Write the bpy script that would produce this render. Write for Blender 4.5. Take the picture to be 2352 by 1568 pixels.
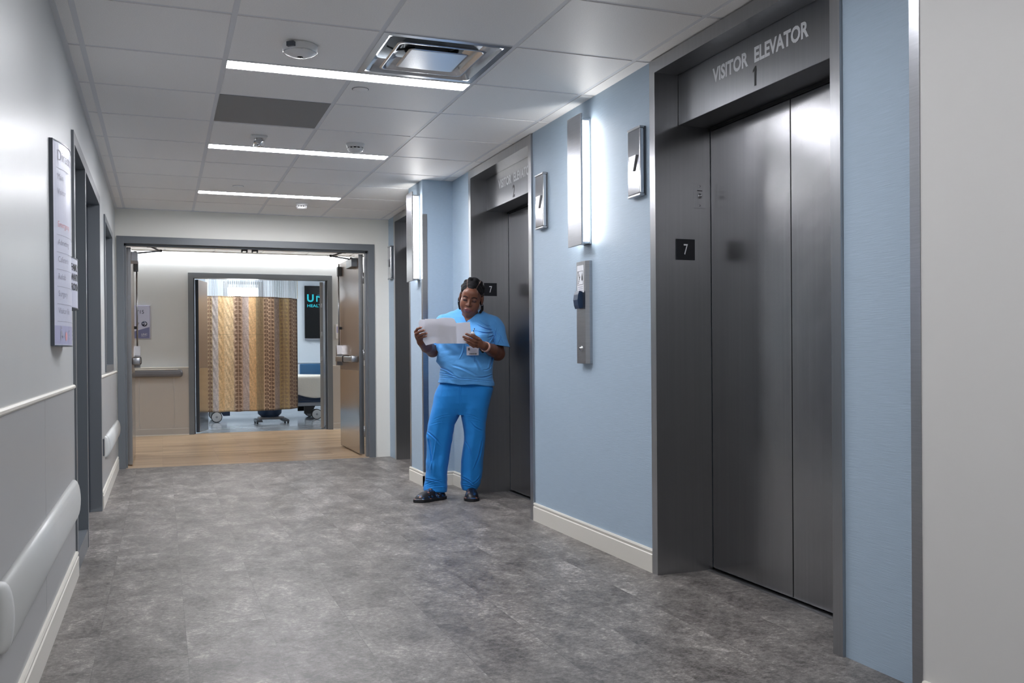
import bpy, bmesh, math, random
import numpy as np
from mathutils import Vector, Matrix
random.seed(7)
C = bpy.context.scene.collection
for o in list(bpy.data.objects): bpy.data.objects.remove(o)

# ------------------------------------------------------------------ camera
W, H = 2352, 1568
EYE = 1.055
yaw, pitch, roll = 0.35606, -0.00441, -0.00756
fw = Vector((math.sin(yaw)*math.cos(pitch), math.cos(yaw)*math.cos(pitch), math.sin(pitch)))
rt = Vector((math.cos(yaw), -math.sin(yaw), 0)); up = rt.cross(fw)
r2 = rt*math.cos(roll)+up*math.sin(roll); u2 = -rt*math.sin(roll)+up*math.cos(roll)
cam = bpy.data.cameras.new('camera'); co = bpy.data.objects.new('camera', cam); C.objects.link(co)
cam.sensor_width = 36; cam.lens = 2126.63/W*36
cam.shift_x = (1176-1162.65)/W; cam.shift_y = (820.29-784)/W
cam.clip_start = .05
M = Matrix((r2, u2, -fw)).transposed().to_4x4(); M.translation = Vector((0, 0, EYE))
co.matrix_world = M
bpy.context.scene.camera = co

# ------------------------------------------------------------------ world / exposure
sc = bpy.context.scene
w = bpy.data.worlds.new('world'); sc.world = w; w.use_nodes = True
w.node_tree.nodes['Background'].inputs[0].default_value = (.86, .93, 1, 1)
w.node_tree.nodes['Background'].inputs[1].default_value = 12.0
sc.view_settings.view_transform = 'Standard'; sc.view_settings.look = 'None'
sc.view_settings.gamma = 1; sc.view_settings.use_curve_mapping = False
sc.view_settings.exposure = 1.15
sc.cycles.max_bounces = 8; sc.cycles.diffuse_bounces = 5; sc.cycles.glossy_bounces = 4
sc.cycles.use_adaptive_sampling = True; sc.cycles.adaptive_threshold = .02
sc.cycles.use_denoising = True
sc.cycles.sample_clamp_indirect = 6
CEIL_LIGHT, SCONCE_LIGHT, COVE_LIGHT, WARD_LIGHT = 24.0, 8.5, 10.0, 11.0

CH = 2.439           # ceiling height
XL, XR, YE = -.40, 2.20, 9.37
YB = -3.0            # rear end of the corridor

# ------------------------------------------------------------------ materials
MATS = {}
def lin(c):
    return tuple(((v/255)/12.92 if v/255 <= .04045 else ((v/255+.055)/1.055)**2.4) for v in c)
def mat(name, rgb, rough=.5, metal=0, spec=.5, emit=None, estr=0, noise=None, bump=None, coat=0, trans=0, sheen=0, aniso=0):
    """noise=(scale xyz, amount) mixes the colour; bump=(scale xyz, strength, distance)"""
    m = bpy.data.materials.new(name); m.use_nodes = True; MATS[name] = m
    nt = m.node_tree; b = nt.nodes['Principled BSDF']
    col = lin(rgb)+(1,)
    b.inputs['Base Color'].default_value = col; b.inputs['Roughness'].default_value = rough
    b.inputs['Metallic'].default_value = metal; b.inputs['Specular IOR Level'].default_value = spec
    b.inputs['Coat Weight'].default_value = coat; b.inputs['Transmission Weight'].default_value = trans
    if sheen: b.inputs['Sheen Weight'].default_value = sheen
    if aniso:
        b.inputs['Anisotropic'].default_value = aniso
    if emit:
        b.inputs['Emission Color'].default_value = lin(emit)+(1,); b.inputs['Emission Strength'].default_value = estr
    tc = nt.nodes.new('ShaderNodeTexCoord')
    def nz(scale, detail=4):
        mp = nt.nodes.new('ShaderNodeMapping'); mp.inputs['Scale'].default_value = scale
        nt.links.new(tc.outputs['Object'], mp.inputs['Vector'])
        n = nt.nodes.new('ShaderNodeTexNoise'); n.inputs['Scale'].default_value = 1; n.inputs['Detail'].default_value = detail
        nt.links.new(mp.outputs[0], n.inputs['Vector']); return n
    if noise:
        n = nz(noise[0]); r = nt.nodes.new('ShaderNodeMapRange')
        r.inputs[1].default_value = .3; r.inputs[2].default_value = .7
        r.inputs[3].default_value = 1-noise[1]; r.inputs[4].default_value = 1+noise[1]
        nt.links.new(n.outputs['Fac'], r.inputs[0])
        mx = nt.nodes.new('ShaderNodeMix'); mx.data_type = 'RGBA'; mx.blend_type = 'MULTIPLY'; mx.inputs[0].default_value = 1
        mx.inputs[6].default_value = col; nt.links.new(r.outputs[0], mx.inputs[7]); nt.links.new(mx.outputs[2], b.inputs['Base Color'])
    if bump:
        bl = bump if isinstance(bump, list) else [bump]
        prev = None
        for s, st, di in bl:
            n = nz(s, 3); bp = nt.nodes.new('ShaderNodeBump'); bp.inputs['Strength'].default_value = st; bp.inputs['Distance'].default_value = di
            nt.links.new(n.outputs['Fac'], bp.inputs['Height'])
            if prev: nt.links.new(prev.outputs[0], bp.inputs['Normal'])
            prev = bp
        nt.links.new(prev.outputs[0], b.inputs['Normal'])
    return m
m_wall = mat('wall_paint', (197, 200, 200), .35, noise=((2, 2, 1), .02), bump=((60, 60, 60), .05, .002))
m_wallend = mat('end_wall_paint', (232, 231, 224), .5, bump=((60, 60, 60), .05, .002))
m_pier = mat('pier_paint', (212, 211, 208), .5, bump=((60, 60, 60), .05, .002))
m_wains = mat('wainscot_panel', (168, 169, 169), .4, bump=((90, 90, 90), .06, .002))
m_wains2 = mat('wainscot_beige', (176, 170, 163), .45)
m_blue = mat('blue_linen_wallcovering', (166, 185, 202), .55, noise=((40, 9, 500), .05), bump=((30, 12, 420), .35, .002))
m_trim = mat('cream_trim', (222, 218, 208), .4)
m_rail = mat('pale_vinyl_rail', (206, 208, 206), .38, bump=((200, 200, 200), .1, .001))
m_railg = mat('grey_vinyl_rail', (100, 100, 104), .4)
m_slate = mat('slate_grey_paint', (106, 111, 116), .32)
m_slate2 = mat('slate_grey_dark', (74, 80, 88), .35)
m_tile = mat('ceiling_panel', (242, 240, 238), .5, noise=((180, 180, 180), .04), bump=((400, 400, 400), .15, .001))
m_tilebg = mat('ceiling_grid_paint', (222, 223, 226), .5)
m_tilegrey = mat('grey_access_panel', (128, 130, 132), .5)
m_white = mat('white_plastic', (225, 225, 225), .35)
m_grille = mat('dark_vent', (40, 42, 46), .6)
m_steel = mat('brushed_steel', (172, 173, 175), .28, metal=1, noise=((60, 60, .8), .04), bump=[((90, 90, .6), .05, .001), ((3, 3, 2.2), .12, .02)])
m_steeld = mat('brushed_steel_door', (156, 156, 158), .26, metal=1, noise=((70, 70, .8), .04), bump=[((110, 110, .5), .04, .001), ((1.8, 1.8, 2.2), .18, .03)])
m_satin = mat('satin_steel_fixture', (176, 178, 182), .28, metal=1, noise=((10, 10, 300), .05))
m_chrome = mat('polished_steel', (200, 202, 206), .12, metal=1)
m_tran = mat('transom_steel', (138, 139, 142), .34, metal=1, noise=((80, 80, 1), .04), bump=((120, 120, 1), .05, .001))
m_black = mat('black_gap', (8, 9, 12), .6)
m_blackp = mat('black_plaque', (10, 14, 22), .35)
m_num = mat('pale_lettering', (226, 228, 232), .5)
m_txt2 = mat('etched_lettering', (205, 207, 210), .45, metal=.3)
m_numblack = mat('black_lettering', (12, 13, 18), .5)
m_sign = mat('sign_lavender_white', (206, 208, 224), .35)
m_signtxt = mat('sign_grey_text', (172, 172, 186), .5)
m_signred = mat('sign_red_text', (226, 168, 176), .5)
m_signband = mat('sign_lavender_band', (178, 178, 206), .4)
m_sign2 = mat('sign_blue_grey', (188, 192, 214), .4)
m_sign2b = mat('sign_slate_violet', (106, 110, 146), .4)
m_navy = mat('dark_navy_text', (26, 34, 60), .5)
m_leaf = mat('taupe_door_laminate', (138, 122, 110), .30, metal=.35, spec=.6)
m_armor = mat('mirror_steel_plate', (190, 188, 186), .2, metal=1)
m_blueplastic = mat('navy_plastic', (28, 52, 82), .4)
m_bluebed = mat('bed_blue', (38, 84, 122), .4)
m_bedgrey = mat('bed_grey', (150, 154, 160), .4)
m_caster = mat('caster_white', (205, 207, 208), .4)
m_rubber = mat('black_rubber', (22, 24, 28), .6)
m_blanket = mat('cream_blanket', (224, 218, 206), .9, bump=((35, 35, 35), .5, .01), sheen=.2)
m_tv = mat('screen_black', (6, 7, 9), .25)
m_teal = mat('screen_teal', (20, 120, 132), .5, emit=(30, 190, 205), estr=.3)
m_teald = mat('screen_deep_teal', (12, 70, 96), .5, emit=(15, 100, 140), estr=.25)
m_strip = mat('lit_diffuser', (255, 255, 255), .5, emit=(250, 250, 255), estr=CEIL_LIGHT)
m_sconce = mat('sconce_diffuser', (255, 255, 255), .5, emit=(255, 252, 248), estr=SCONCE_LIGHT)
m_cove = mat('cove_diffuser', (255, 255, 255), .5, emit=(250, 252, 255), estr=COVE_LIGHT)
m_ward = mat('ward_diffuser', (255, 255, 255), .5, emit=(240, 247, 255), estr=WARD_LIGHT)
m_glass = mat('window_glass', (255, 255, 255), .02, trans=1, spec=.5)
m_dglass = mat('dim_glass', (118, 130, 136), .15, spec=.5)
m_wardwall = mat('ward_wall_paint', (214, 222, 228), .5)
m_diffuser = mat('diffuser_steel', (214, 216, 220), .22, metal=.85)
# person
m_skin = mat('skin', (112, 72, 56), .42, spec=.4, noise=((30, 30, 30), .06))
m_lid = mat('eyelid', (94, 60, 50), .35)
m_scalp = mat('scalp_parting', (104, 84, 76), .6)
m_lip = mat('lips', (112, 62, 60), .4)
m_brow = mat('brow', (34, 22, 20), .7)
m_nail = mat('nail', (188, 140, 126), .35)
m_hair = mat('hair', (15, 14, 18), .75, spec=.25, bump=((300, 300, 300), .5, .002))
m_top = mat('scrub_top_cloth', (84, 158, 224), .8, sheen=.15, bump=[((9, 9, 14), .5, .012), ((500, 500, 500), .2, .001)])
m_pants = mat('scrub_pants_cloth', (10, 126, 206), .8, sheen=.1, bump=[((9, 9, 6), .45, .012), ((500, 500, 500), .2, .001)])
m_paper = mat('white_paper', (242, 241, 245), .7)
m_folder = mat('white_card', (242, 241, 245), .65)
for m_ in (m_paper, m_folder):
    nt = m_.node_tree; b = nt.nodes['Principled BSDF']; tr_ = nt.nodes.new('ShaderNodeBsdfTranslucent'); tr_.inputs[0].default_value = (.9, .9, .93, 1)
    mxs = nt.nodes.new('ShaderNodeMixShader'); mxs.inputs[0].default_value = .4; nt.links.new(b.outputs[0], mxs.inputs[1]); nt.links.new(tr_.outputs[0], mxs.inputs[2])
    nt.links.new(mxs.outputs[0], nt.nodes['Material Output'].inputs[0])
m_pink = mat('pink_band', (222, 178, 166), .45)

# clog: dark with scattered coloured floral flecks
m_clog = mat('clog_floral', (18, 20, 30), .4)
nt = m_clog.node_tree; b = nt.nodes['Principled BSDF']
tc = nt.nodes.new('ShaderNodeTexCoord'); v = nt.nodes.new('ShaderNodeTexVoronoi'); v.inputs['Scale'].default_value = 75
nt.links.new(tc.outputs['Object'], v.inputs['Vector'])
cr = nt.nodes.new('ShaderNodeValToRGB'); cr.color_ramp.interpolation = 'CONSTANT'
els = cr.color_ramp.elements; els[0].position = 0; els[0].color = lin((16, 18, 28))+(1,)
els[1].position = .52; els[1].color = lin((24, 66, 112))+(1,)
for p_, c_ in ((.62, (16, 18, 28)), (.74, (140, 96, 84)), (.78, (16, 18, 28)), (.88, (112, 120, 134)), (.92, (18, 20, 30))):
    e_ = els.new(p_); e_.color = lin(c_)+(1,)
nt.links.new(v.outputs['Color'], cr.inputs[0]); nt.links.new(cr.outputs[0], b.inputs['Base Color'])

def add_math(nt, op, a, b=None):
    n = nt.nodes.new('ShaderNodeMath'); n.operation = op
    for i, x in enumerate((a, b)):
        if x is None: continue
        if isinstance(x, (int, float)): n.inputs[i].default_value = x
        else: nt.links.new(x, n.inputs[i])
    return n.outputs[0]
# vinyl floor: 12 x 24 inch stone-look tiles laid in running bond along the corridor
m_floor = bpy.data.materials.new('stone_look_vinyl_tile'); m_floor.use_nodes = True
nt = m_floor.node_tree; b = nt.nodes['Principled BSDF']
tc = nt.nodes.new('ShaderNodeTexCoord')
mp = nt.nodes.new('ShaderNodeMapping'); mp.inputs['Rotation'].default_value = (0, 0, math.pi/2); mp.inputs['Location'].default_value = (0, .08, 0)
nt.links.new(tc.outputs['Object'], mp.inputs[0])
mp.vector_type = 'TEXTURE'
mp.inputs['Location'].default_value = (.077, .15, 0)
br = nt.nodes.new('ShaderNodeTexBrick'); br.inputs['Scale'].default_value = 1
br.inputs['Brick Width'].default_value = .914; br.inputs['Row Height'].default_value = .305
br.inputs['Mortar Size'].default_value = .0010; br.inputs['Mortar Smooth'].default_value = .2; br.inputs['Bias'].default_value = 0
br.inputs['Color1'].default_value = (0, 0, 0, 1); br.inputs['Color2'].default_value = (1, 1, 1, 1); br.inputs['Mortar'].default_value = (.5, .5, .5, 1)
br.offset = .37
nt.links.new(mp.outputs[0], br.inputs['Vector'])
def noise_at(scale, detail, rough, dist=0, vec=None, off=None):
    q = nt.nodes.new('ShaderNodeMapping'); q.inputs['Scale'].default_value = scale
    nt.links.new(vec or tc.outputs['Object'], q.inputs[0])
    n = nt.nodes.new('ShaderNodeTexNoise'); n.noise_dimensions = '4D'; n.inputs['Scale'].default_value = 1; n.inputs['Detail'].default_value = detail
    n.inputs['Roughness'].default_value = rough; n.inputs['Distortion'].default_value = dist
    nt.links.new(q.outputs[0], n.inputs['Vector'])
    if off is not None: nt.links.new(off, n.inputs['W'])
    return n.outputs['Fac']
tilew = add_math(nt, 'MULTIPLY', br.outputs['Color'], 9.0)
n1 = noise_at((5.0, 3.0, 4), 9, .74, .4, off=tilew)
n2 = noise_at((34, 42, 20), 8, .88, 0, off=tilew)
n3 = noise_at((60, 210, 70), 4, .8, 0)
n4 = noise_at((1.1, .8, 1), 2, .5)
s_ = add_math(nt, 'ADD', add_math(nt, 'MULTIPLY', n1, .36), add_math(nt, 'MULTIPLY', n2, .52))
s_ = add_math(nt, 'ADD', s_, add_math(nt, 'MULTIPLY', n3, .24))
s_ = add_math(nt, 'ADD', s_, add_math(nt, 'MULTIPLY', br.outputs['Color'], .016))
cr = nt.nodes.new('ShaderNodeValToRGB'); els = cr.color_ramp.elements
els[0].position = .47; els[0].color = lin((50, 46, 45))+(1,)
els[1].position = .67; els[1].color = lin((194, 188, 182))+(1,)
e_ = els.new(.53); e_.color = lin((92, 88, 85))+(1,)
e_ = els.new(.61); e_.color = lin((136, 131, 127))+(1,)
nt.links.new(s_, cr.inputs[0])
mx = nt.nodes.new('ShaderNodeMix'); mx.data_type = 'RGBA'; mx.inputs[7].default_value = lin((58, 56, 58))+(1,)
nt.links.new(add_math(nt, 'MULTIPLY', br.outputs['Fac'], .45), mx.inputs[0]); nt.links.new(cr.outputs[0], mx.inputs[6])
nt.links.new(mx.outputs[2], b.inputs['Base Color'])
rr = nt.nodes.new('ShaderNodeMapRange'); rr.inputs[1].default_value = .35; rr.inputs[2].default_value = .7; rr.inputs[3].default_value = .34; rr.inputs[4].default_value = .5
nt.links.new(n2, rr.inputs[0]); nt.links.new(rr.outputs[0], b.inputs['Roughness'])
b.inputs['Specular IOR Level'].default_value = .42
bp = nt.nodes.new('ShaderNodeBump'); bp.inputs['Strength'].default_value = .12; bp.inputs['Distance'].default_value = .004
nt.links.new(n2, bp.inputs['Height']); nt.links.new(bp.outputs[0], b.inputs['Normal'])

# light oak strip floor
m_wood = bpy.data.materials.new('oak_plank_vinyl'); m_wood.use_nodes = True
nt = m_wood.node_tree; b = nt.nodes['Principled BSDF']; tc = nt.nodes.new('ShaderNodeTexCoord')
br = nt.nodes.new('ShaderNodeTexBrick'); br.inputs['Scale'].default_value = 1; br.inputs['Brick Width'].default_value = .85; br.inputs['Row Height'].default_value = .06
br.inputs['Mortar Size'].default_value = .0015; br.offset = .37
br.inputs['Color1'].default_value = lin((206, 180, 148))+(1,); br.inputs['Color2'].default_value = lin((164, 134, 102))+(1,); br.inputs['Mortar'].default_value = lin((140, 112, 86))+(1,)
nt.links.new(tc.outputs['Object'], br.inputs['Vector'])
n1 = noise_at((2.2, 110, 1), 4, .7)
mx = nt.nodes.new('ShaderNodeMix'); mx.data_type = 'RGBA'; mx.blend_type = 'MULTIPLY'; mx.inputs[0].default_value = 1
r_ = nt.nodes.new('ShaderNodeMapRange'); r_.inputs[1].default_value = .3; r_.inputs[2].default_value = .7; r_.inputs[3].default_value = .72; r_.inputs[4].default_value = 1.18
nt.links.new(n1, r_.inputs[0]); nt.links.new(br.outputs['Color'], mx.inputs[6]); nt.links.new(r_.outputs[0], mx.inputs[7])
nt.links.new(mx.outputs[2], b.inputs['Base Color']); b.inputs['Roughness'].default_value = .28
m_wardfloor = mat('pale_grey_sheet_floor', (176, 182, 188), .14, noise=((2, 8, 2), .08))

# colour-attribute material
def attr_mat(name, rough, spec=.4, bump=None):
    m = mat(name, (255, 255, 255), rough, spec=spec, bump=bump)
    a = m.node_tree.nodes.new('ShaderNodeAttribute'); a.attribute_name = 'pattern'
    m.node_tree.links.new(a.outputs['Color'], m.node_tree.nodes['Principled BSDF'].inputs['Base Color']); return m
m_curtain = attr_mat('leaf_print_curtain', .75, bump=((120, 120, 120), .4, .004))
# open mesh header of the curtain
m_mesh = bpy.data.materials.new('white_curtain_mesh'); m_mesh.use_nodes = True
nt = m_mesh.node_tree; b = nt.nodes['Principled BSDF']; b.inputs['Base Color'].default_value = (.55, .57, .58, 1); b.inputs['Roughness'].default_value = .8
tc = nt.nodes.new('ShaderNodeTexCoord'); sp = nt.nodes.new('ShaderNodeSeparateXYZ'); nt.links.new(tc.outputs['Object'], sp.inputs[0])
ax = add_math(nt, 'ABSOLUTE', add_math(nt, 'SUBTRACT', add_math(nt, 'FRACT', add_math(nt, 'MULTIPLY', sp.outputs['X'], 34)), .5))
az = add_math(nt, 'ABSOLUTE', add_math(nt, 'SUBTRACT', add_math(nt, 'FRACT', add_math(nt, 'MULTIPLY', sp.outputs['Z'], 70)), .5))
hole = add_math(nt, 'MULTIPLY', add_math(nt, 'LESS_THAN', ax, .34), add_math(nt, 'LESS_THAN', az, .40))
nt.links.new(add_math(nt, 'SUBTRACT', 1, hole), b.inputs['Alpha'])

# ------------------------------------------------------------------ builders
class MB:
    def __init__(s): s.v = []; s.f = []; s.m = []; s.mats = []; s.sm = []
    def mi(s, m):
        if m not in s.mats: s.mats.append(m)
        return s.mats.index(m)
    def add(s, vs, fs, m, smooth=False):
        o = len(s.v); s.v += [tuple(p) for p in vs]; k = s.mi(m)
        for f in fs: s.f.append([i+o for i in f]); s.m.append(k); s.sm.append(smooth)
        return s
    def box(s, x0, x1, y0, y1, z0, z1, m, bev=0, rot=None, piv=None):
        bm = bmesh.new(); bmesh.ops.create_cube(bm, size=1)
        for q in bm.verts: q.co = Vector(((x0+x1)/2+q.co.x*(x1-x0), (y0+y1)/2+q.co.y*(y1-y0), (z0+z1)/2+q.co.z*(z1-z0)))
        if bev: bmesh.ops.bevel(bm, geom=bm.edges[:], offset=bev, segments=2, affect='EDGES', profile=.5)
        if rot is not None:
            c = Vector(piv) if piv is not None else Vector(((x0+x1)/2, (y0+y1)/2, (z0+z1)/2))
            for q in bm.verts: q.co = c+rot@(q.co-c)
        bm.verts.index_update()
        s.add([q.co[:] for q in bm.verts], [[q.index for q in f.verts] for f in bm.faces], m, bool(bev and bev > .004)); bm.free(); return s
    def prism(s, pts, axis, a, b, m, smooth=False):
        """extrude the polygon pts (2d) along axis from a to b"""
        n = len(pts)
        def P(p, t): return {'x': (t, p[0], p[1]), 'y': (p[0], t, p[1]), 'z': (p[0], p[1], t)}[axis]
        vs = [P(p, a) for p in pts]+[P(p, b) for p in pts]
        fs = [[i, (i+1) % n, (i+1) % n+n, i+n] for i in range(n)]
        s.add(vs, fs, m, smooth); s.add(vs, [list(range(n))[::-1], list(range(n, 2*n))], m, False); return s
    def cyl(s, p0, p1, r0, m, r1=None, n=16, caps=True):
        r1 = r0 if r1 is None else r1
        return s.tube([p0, p1], [r0, r1], m, n, caps)
    def tube(s, pts, rs, m, n=12, caps=True):
        pts = [Vector(p) for p in pts]; vs = []; fs = []
        if isinstance(rs, (int, float)): rs = [rs]*len(pts)
        prev = None
        for i, p in enumerate(pts):
            d = (pts[min(i+1, len(pts)-1)]-pts[max(i-1, 0)]).normalized()
            a = prev if prev is not None else (Vector((0, 0, 1)) if abs(d.z) < .9 else Vector((1, 0, 0)))
            x = (a-d*a.dot(d)).normalized(); y = d.cross(x); prev = x
            for k in range(n):
                t = 2*math.pi*k/n; vs.append((p+x*math.cos(t)*rs[i]+y*math.sin(t)*rs[i])[:])
        for i in range(len(pts)-1):
            for k in range(n): fs.append([i*n+k, i*n+(k+1) % n, (i+1)*n+(k+1) % n, (i+1)*n+k])
        s.add(vs, fs, m, True)
        if caps: s.add(vs, [list(range(n))[::-1], list(range((len(pts)-1)*n, len(pts)*n))], m, False)
        return s
    def lathe(s, c, prof, m, n=32, axis='z'):
        vs = []; fs = []
        for r, h in prof:
            for k in range(n):
                t = 2*math.pi*k/n; a, b_ = r*math.cos(t), r*math.sin(t)
                vs.append({'z': (c[0]+a, c[1]+b_, c[2]+h), 'x': (c[0]+h, c[1]+a, c[2]+b_), 'y': (c[0]+a, c[1]+h, c[2]+b_)}[axis])
        for i in range(len(prof)-1):
            for k in range(n): fs.append([i*n+k, i*n+(k+1) % n, (i+1)*n+(k+1) % n, (i+1)*n+k])
        return s.add(vs, fs, m, True)
    def build(s, name, parent=None, **kw):
        me = bpy.data.meshes.new(name)
        off = Vector((0, 0, 0)); q = parent
        while q is not None:
            if q.name.startswith('person'): off = Vector((0, 0, 0)); break   # the person is modelled in its own frame
            off += q.location; q = q.parent
        me.from_pydata([tuple(Vector(p)-off) for p in s.v], [], s.f)
        for m in s.mats: me.materials.append(m)
        me.polygons.foreach_set('material_index', s.m); me.polygons.foreach_set('use_smooth', s.sm)
        me.validate()
        bm = bmesh.new(); bm.from_mesh(me); bmesh.ops.remove_doubles(bm, verts=bm.verts, dist=1e-5); bmesh.ops.recalc_face_normals(bm, faces=bm.faces); bm.to_mesh(me); bm.free()
        o = bpy.data.objects.new(name, me); C.objects.link(o)
        if parent is not None: o.parent = parent
        for k, x in kw.items(): o[k] = x
        return o
def thing(name, loc, label=None, cat=None, group=None, kind=None):
    o = bpy.data.objects.new(name, None); C.objects.link(o); o.location = loc; o.empty_display_size = .1
    tag(o, label, cat, group, kind); return o
def tag(o, label=None, cat=None, group=None, kind=None):
    if label: o['label'] = label
    if cat: o['category'] = cat
    if group: o['group'] = group
    if kind: o['kind'] = kind
    return o
def struct(name, mb, label=None, parent=None):
    o = mb.build(name, parent); o['kind'] = 'structure'
    if label: o['label'] = label
    return o
_cap = None
def text_mb(mb, s, cap, org, rv, uv, m, align='LEFT', sx=1.0, depth=.0008, bold=0.0, warp=None, fit=None):
    """flat lettering: cap height cap, baseline start org, right vector rv, up vector uv"""
    global _cap
    def conv(t, off=0):
        cu = bpy.data.curves.new('t', 'FONT'); cu.body = t; cu.align_x = align; cu.offset = off; cu.resolution_u = 3
        ob = bpy.data.objects.new('t', cu); C.objects.link(ob); bpy.context.view_layer.update()
        dg = bpy.context.evaluated_depsgraph_get(); me = bpy.data.meshes.new_from_object(ob.evaluated_get(dg))
        vs = [v_.co.copy() for v_ in me.vertices]; fs = [list(p.vertices) for p in me.polygons]
        bpy.data.objects.remove(ob); bpy.data.curves.remove(cu); bpy.data.meshes.remove(me); return vs, fs
    if _cap is None: _cap = max(v_.y for v_ in conv('H')[0])
    vs, fs = conv(s, bold)
    k = cap/_cap
    if fit:
        xa = min(p.x for p in vs); xb = max(p.x for p in vs); sx = fit/((xb-xa)*k); vs = [Vector((p.x-xa, p.y, 0)) for p in vs]
    rv = Vector(rv); uv = Vector(uv); nv = rv.cross(uv); org = Vector(org)
    out = [org+rv*(p.x*k*sx)+uv*(p.y*k)+nv*depth for p in vs]
    if warp: out = [warp(p) for p in out]
    mb.add([p[:] for p in out], fs, m); return mb

# ------------------------------------------------------------------ THE SETTING
struct('floor', MB().box(XL-.12, 2.6, YB, 9.375, -.1, 0, m_floor), 'grey stone-look vinyl tile floor of the elevator lobby')
struct('floor_corridor', MB().box(-3, 5, 9.375, 13.2, -.1, 0, m_wood), 'light oak plank floor of the cross corridor')
struct('floor_ward', MB().box(-2.5, 5, 13.2, 17.4, -.1, 0, m_wardfloor), 'glossy pale grey floor of the patient room')

# left wall with openings: doorway 4.95..6.90, window 7.55..8.65
def wall_seg(mb, x0, x1, y0, y1, z0, z1, m): return mb.box(x0, x1, y0, y1, z0, z1, m)
mb = MB()
T = .14
for y0, y1, z0, z1 in ((YB, 4.93, 0, CH), (4.93, 6.88, 2.10, CH), (6.88, 7.58, 0, CH), (7.58, 8.66, 0, .96), (7.58, 8.66, 2.09, CH), (8.66, YE+.1, 0, CH)):
    mb.box(XL-T, XL, y0, y1, z0, z1, m_wall)
struct('wall_left', mb, 'long off-white left wall with wainscot, doorway and window')
# wainscot sheet + cap + joints
mb = MB()
for y0, y1 in ((YB, .02), (.024, 1.86), (1.864, 3.70), (3.704, 4.895)): mb.box(XL, XL+.004, y0, y1, .0, .905, m_wains)
for y0, y1 in ((6.93, 8.20), (8.204, YE)): mb.box(XL, XL+.004, y0, y1, .0, .90, m_wains)
for y0, y1 in ((YB, 4.895), (6.93, YE)):
    mb.prism([(XL, .900), (XL+.006, .900), (XL+.011, .906), (XL+.011, .914), (XL+.006, .920), (XL, .920)], 'y', y0, y1, m_trim)
struct('trim_1', mb, 'grey wainscot panels with rounded cap along left wall')
def base_prof(x, s, h=.112):   # s=+1 sticks out to +x
    return [(x, 0), (x+s*.014, 0), (x+s*.014, h-.026), (x+s*.010, h-.022), (x+s*.011, h-.016), (x+s*.013, h-.008), (x+s*.009, h), (x, h)]
mb = MB()
for y0, y1 in ((YB, 4.895), (6.93, YE-.0)): mb.prism(base_prof(XL+.004, 1, .118), 'y', y0, y1, m_trim)
struct('baseboard_left', mb, 'pale baseboard with bead along left wall')

# right wall (blue) around the elevators
EL = [(2.58, 3.90), (5.41, 6.68), (7.80, 9.10)]
mb = MB()
for y0, y1 in ((2.0, 2.58), (3.90, 5.41), (6.68, 7.80), (9.10, YE)): mb.box(XR, XR+.4, y0, y1, 0, CH, m_blue)
struct('wall_right', mb, 'blue linen-covered wall between the elevators')
mb = MB().box(1.95, XR, 7.13, 7.56, 0, CH, m_blue)
struct('wall_pier', mb, 'blue pier standing out between second and third elevators')
mb = MB().box(2.035, 2.6, YB, 2.105, 0, CH, m_pier)
struct('wall_near', mb, 'white wall at the right edge of the photo')
mb = MB().box(XL-.2, 2.7, YB-.15, YB, 0, CH, m_wall)
struct('wall_rear', mb, 'wall closing the lobby behind the viewer')
mb = MB()
for y0, y1 in ((3.90, 5.41), (6.68, 7.13), (7.56, 7.80)):
    mb.prism(base_prof(XR, -1), 'y', y0, y1, m_trim)
mb.prism(base_prof(1.95, -1), 'y', 7.116, 7.56, m_trim)
mb.prism([(7.13-(x-7.13), z) for x, z in base_prof(7.13, 1)], 'x', 1.936, XR, m_trim)
struct('baseboard_right', mb, 'cream baseboard below the blue walls')
struct('baseboard_near', MB().prism(base_prof(2.035, -1), 'y', YB, 2.06, m_trim), 'cream baseboard on white wall at right edge')

# end wall with double doorway X -.385..2.045, z..2.175
OX0, OX1, OZ = -.325, 1.985, 2.112
mb = MB()
mb.box(XL-.14, OX0-.012, YE, YE+.16, 0, CH, m_wallend); mb.box(OX1+.012, 2.6, YE, YE+.16, 0, CH, m_wallend); mb.box(OX0-.012, OX1+.012, YE, YE+.16, OZ+.012, CH, m_wallend)
struct('wall_end', mb, 'off-white end wall around the wide double doorway')
# cross corridor walls
mb = MB()
mb.box(-3, .335, 13.08, 13.22, 0, CH, m_wall); mb.box(2.255, 5, 13.08, 13.22, 0, CH, m_wall); mb.box(.335, 2.255, 13.08, 13.22, 2.165, CH, m_wall)
struct('wall_corridor', mb, 'white far wall of the cross corridor')
mb = MB()
mb.box(-3, XL-.14, YE, YE+.14, 0, CH, m_wall); mb.box(2.6, 5, YE, YE+.14, 0, CH, m_wall)
mb.box(-3.1, -3, YE, 13.2, 0, CH, m_wall); mb.box(5, 5.1, YE, 13.2, 0, CH, m_wall)
struct('wall_corridor_ends', mb, 'walls closing the cross corridor at both ends')
mb = MB()
for x0, x1 in ((-3, -1.5), (-1.496, -.284), (-.28, .146), (.15, .335)): mb.box(x0, x1, 13.076, 13.08, 0, .90, m_wains2)
mb.box(2.255, 5, 13.076, 13.08, 0, .90, m_wains2)
for x0, x1 in ((-3, .335), (2.255, 5)):
    mb.prism([(13.08, .892), (13.070, .894), (13.070, .904), (13.08, .906)], 'x', x0, x1, m_trim)
    mb.prism([(13.076, 0), (13.062, 0), (13.062, .006), (13.066, .010), (13.066, .085), (13.070, .092), (13.076, .092)], 'x', x0, x1, m_wains2)
    mb.box(x0, x1, 13.058, 13.064, 0, .012, m_trim)
struct('trim_2', mb, 'beige wainscot panels on the cross corridor wall')
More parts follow.
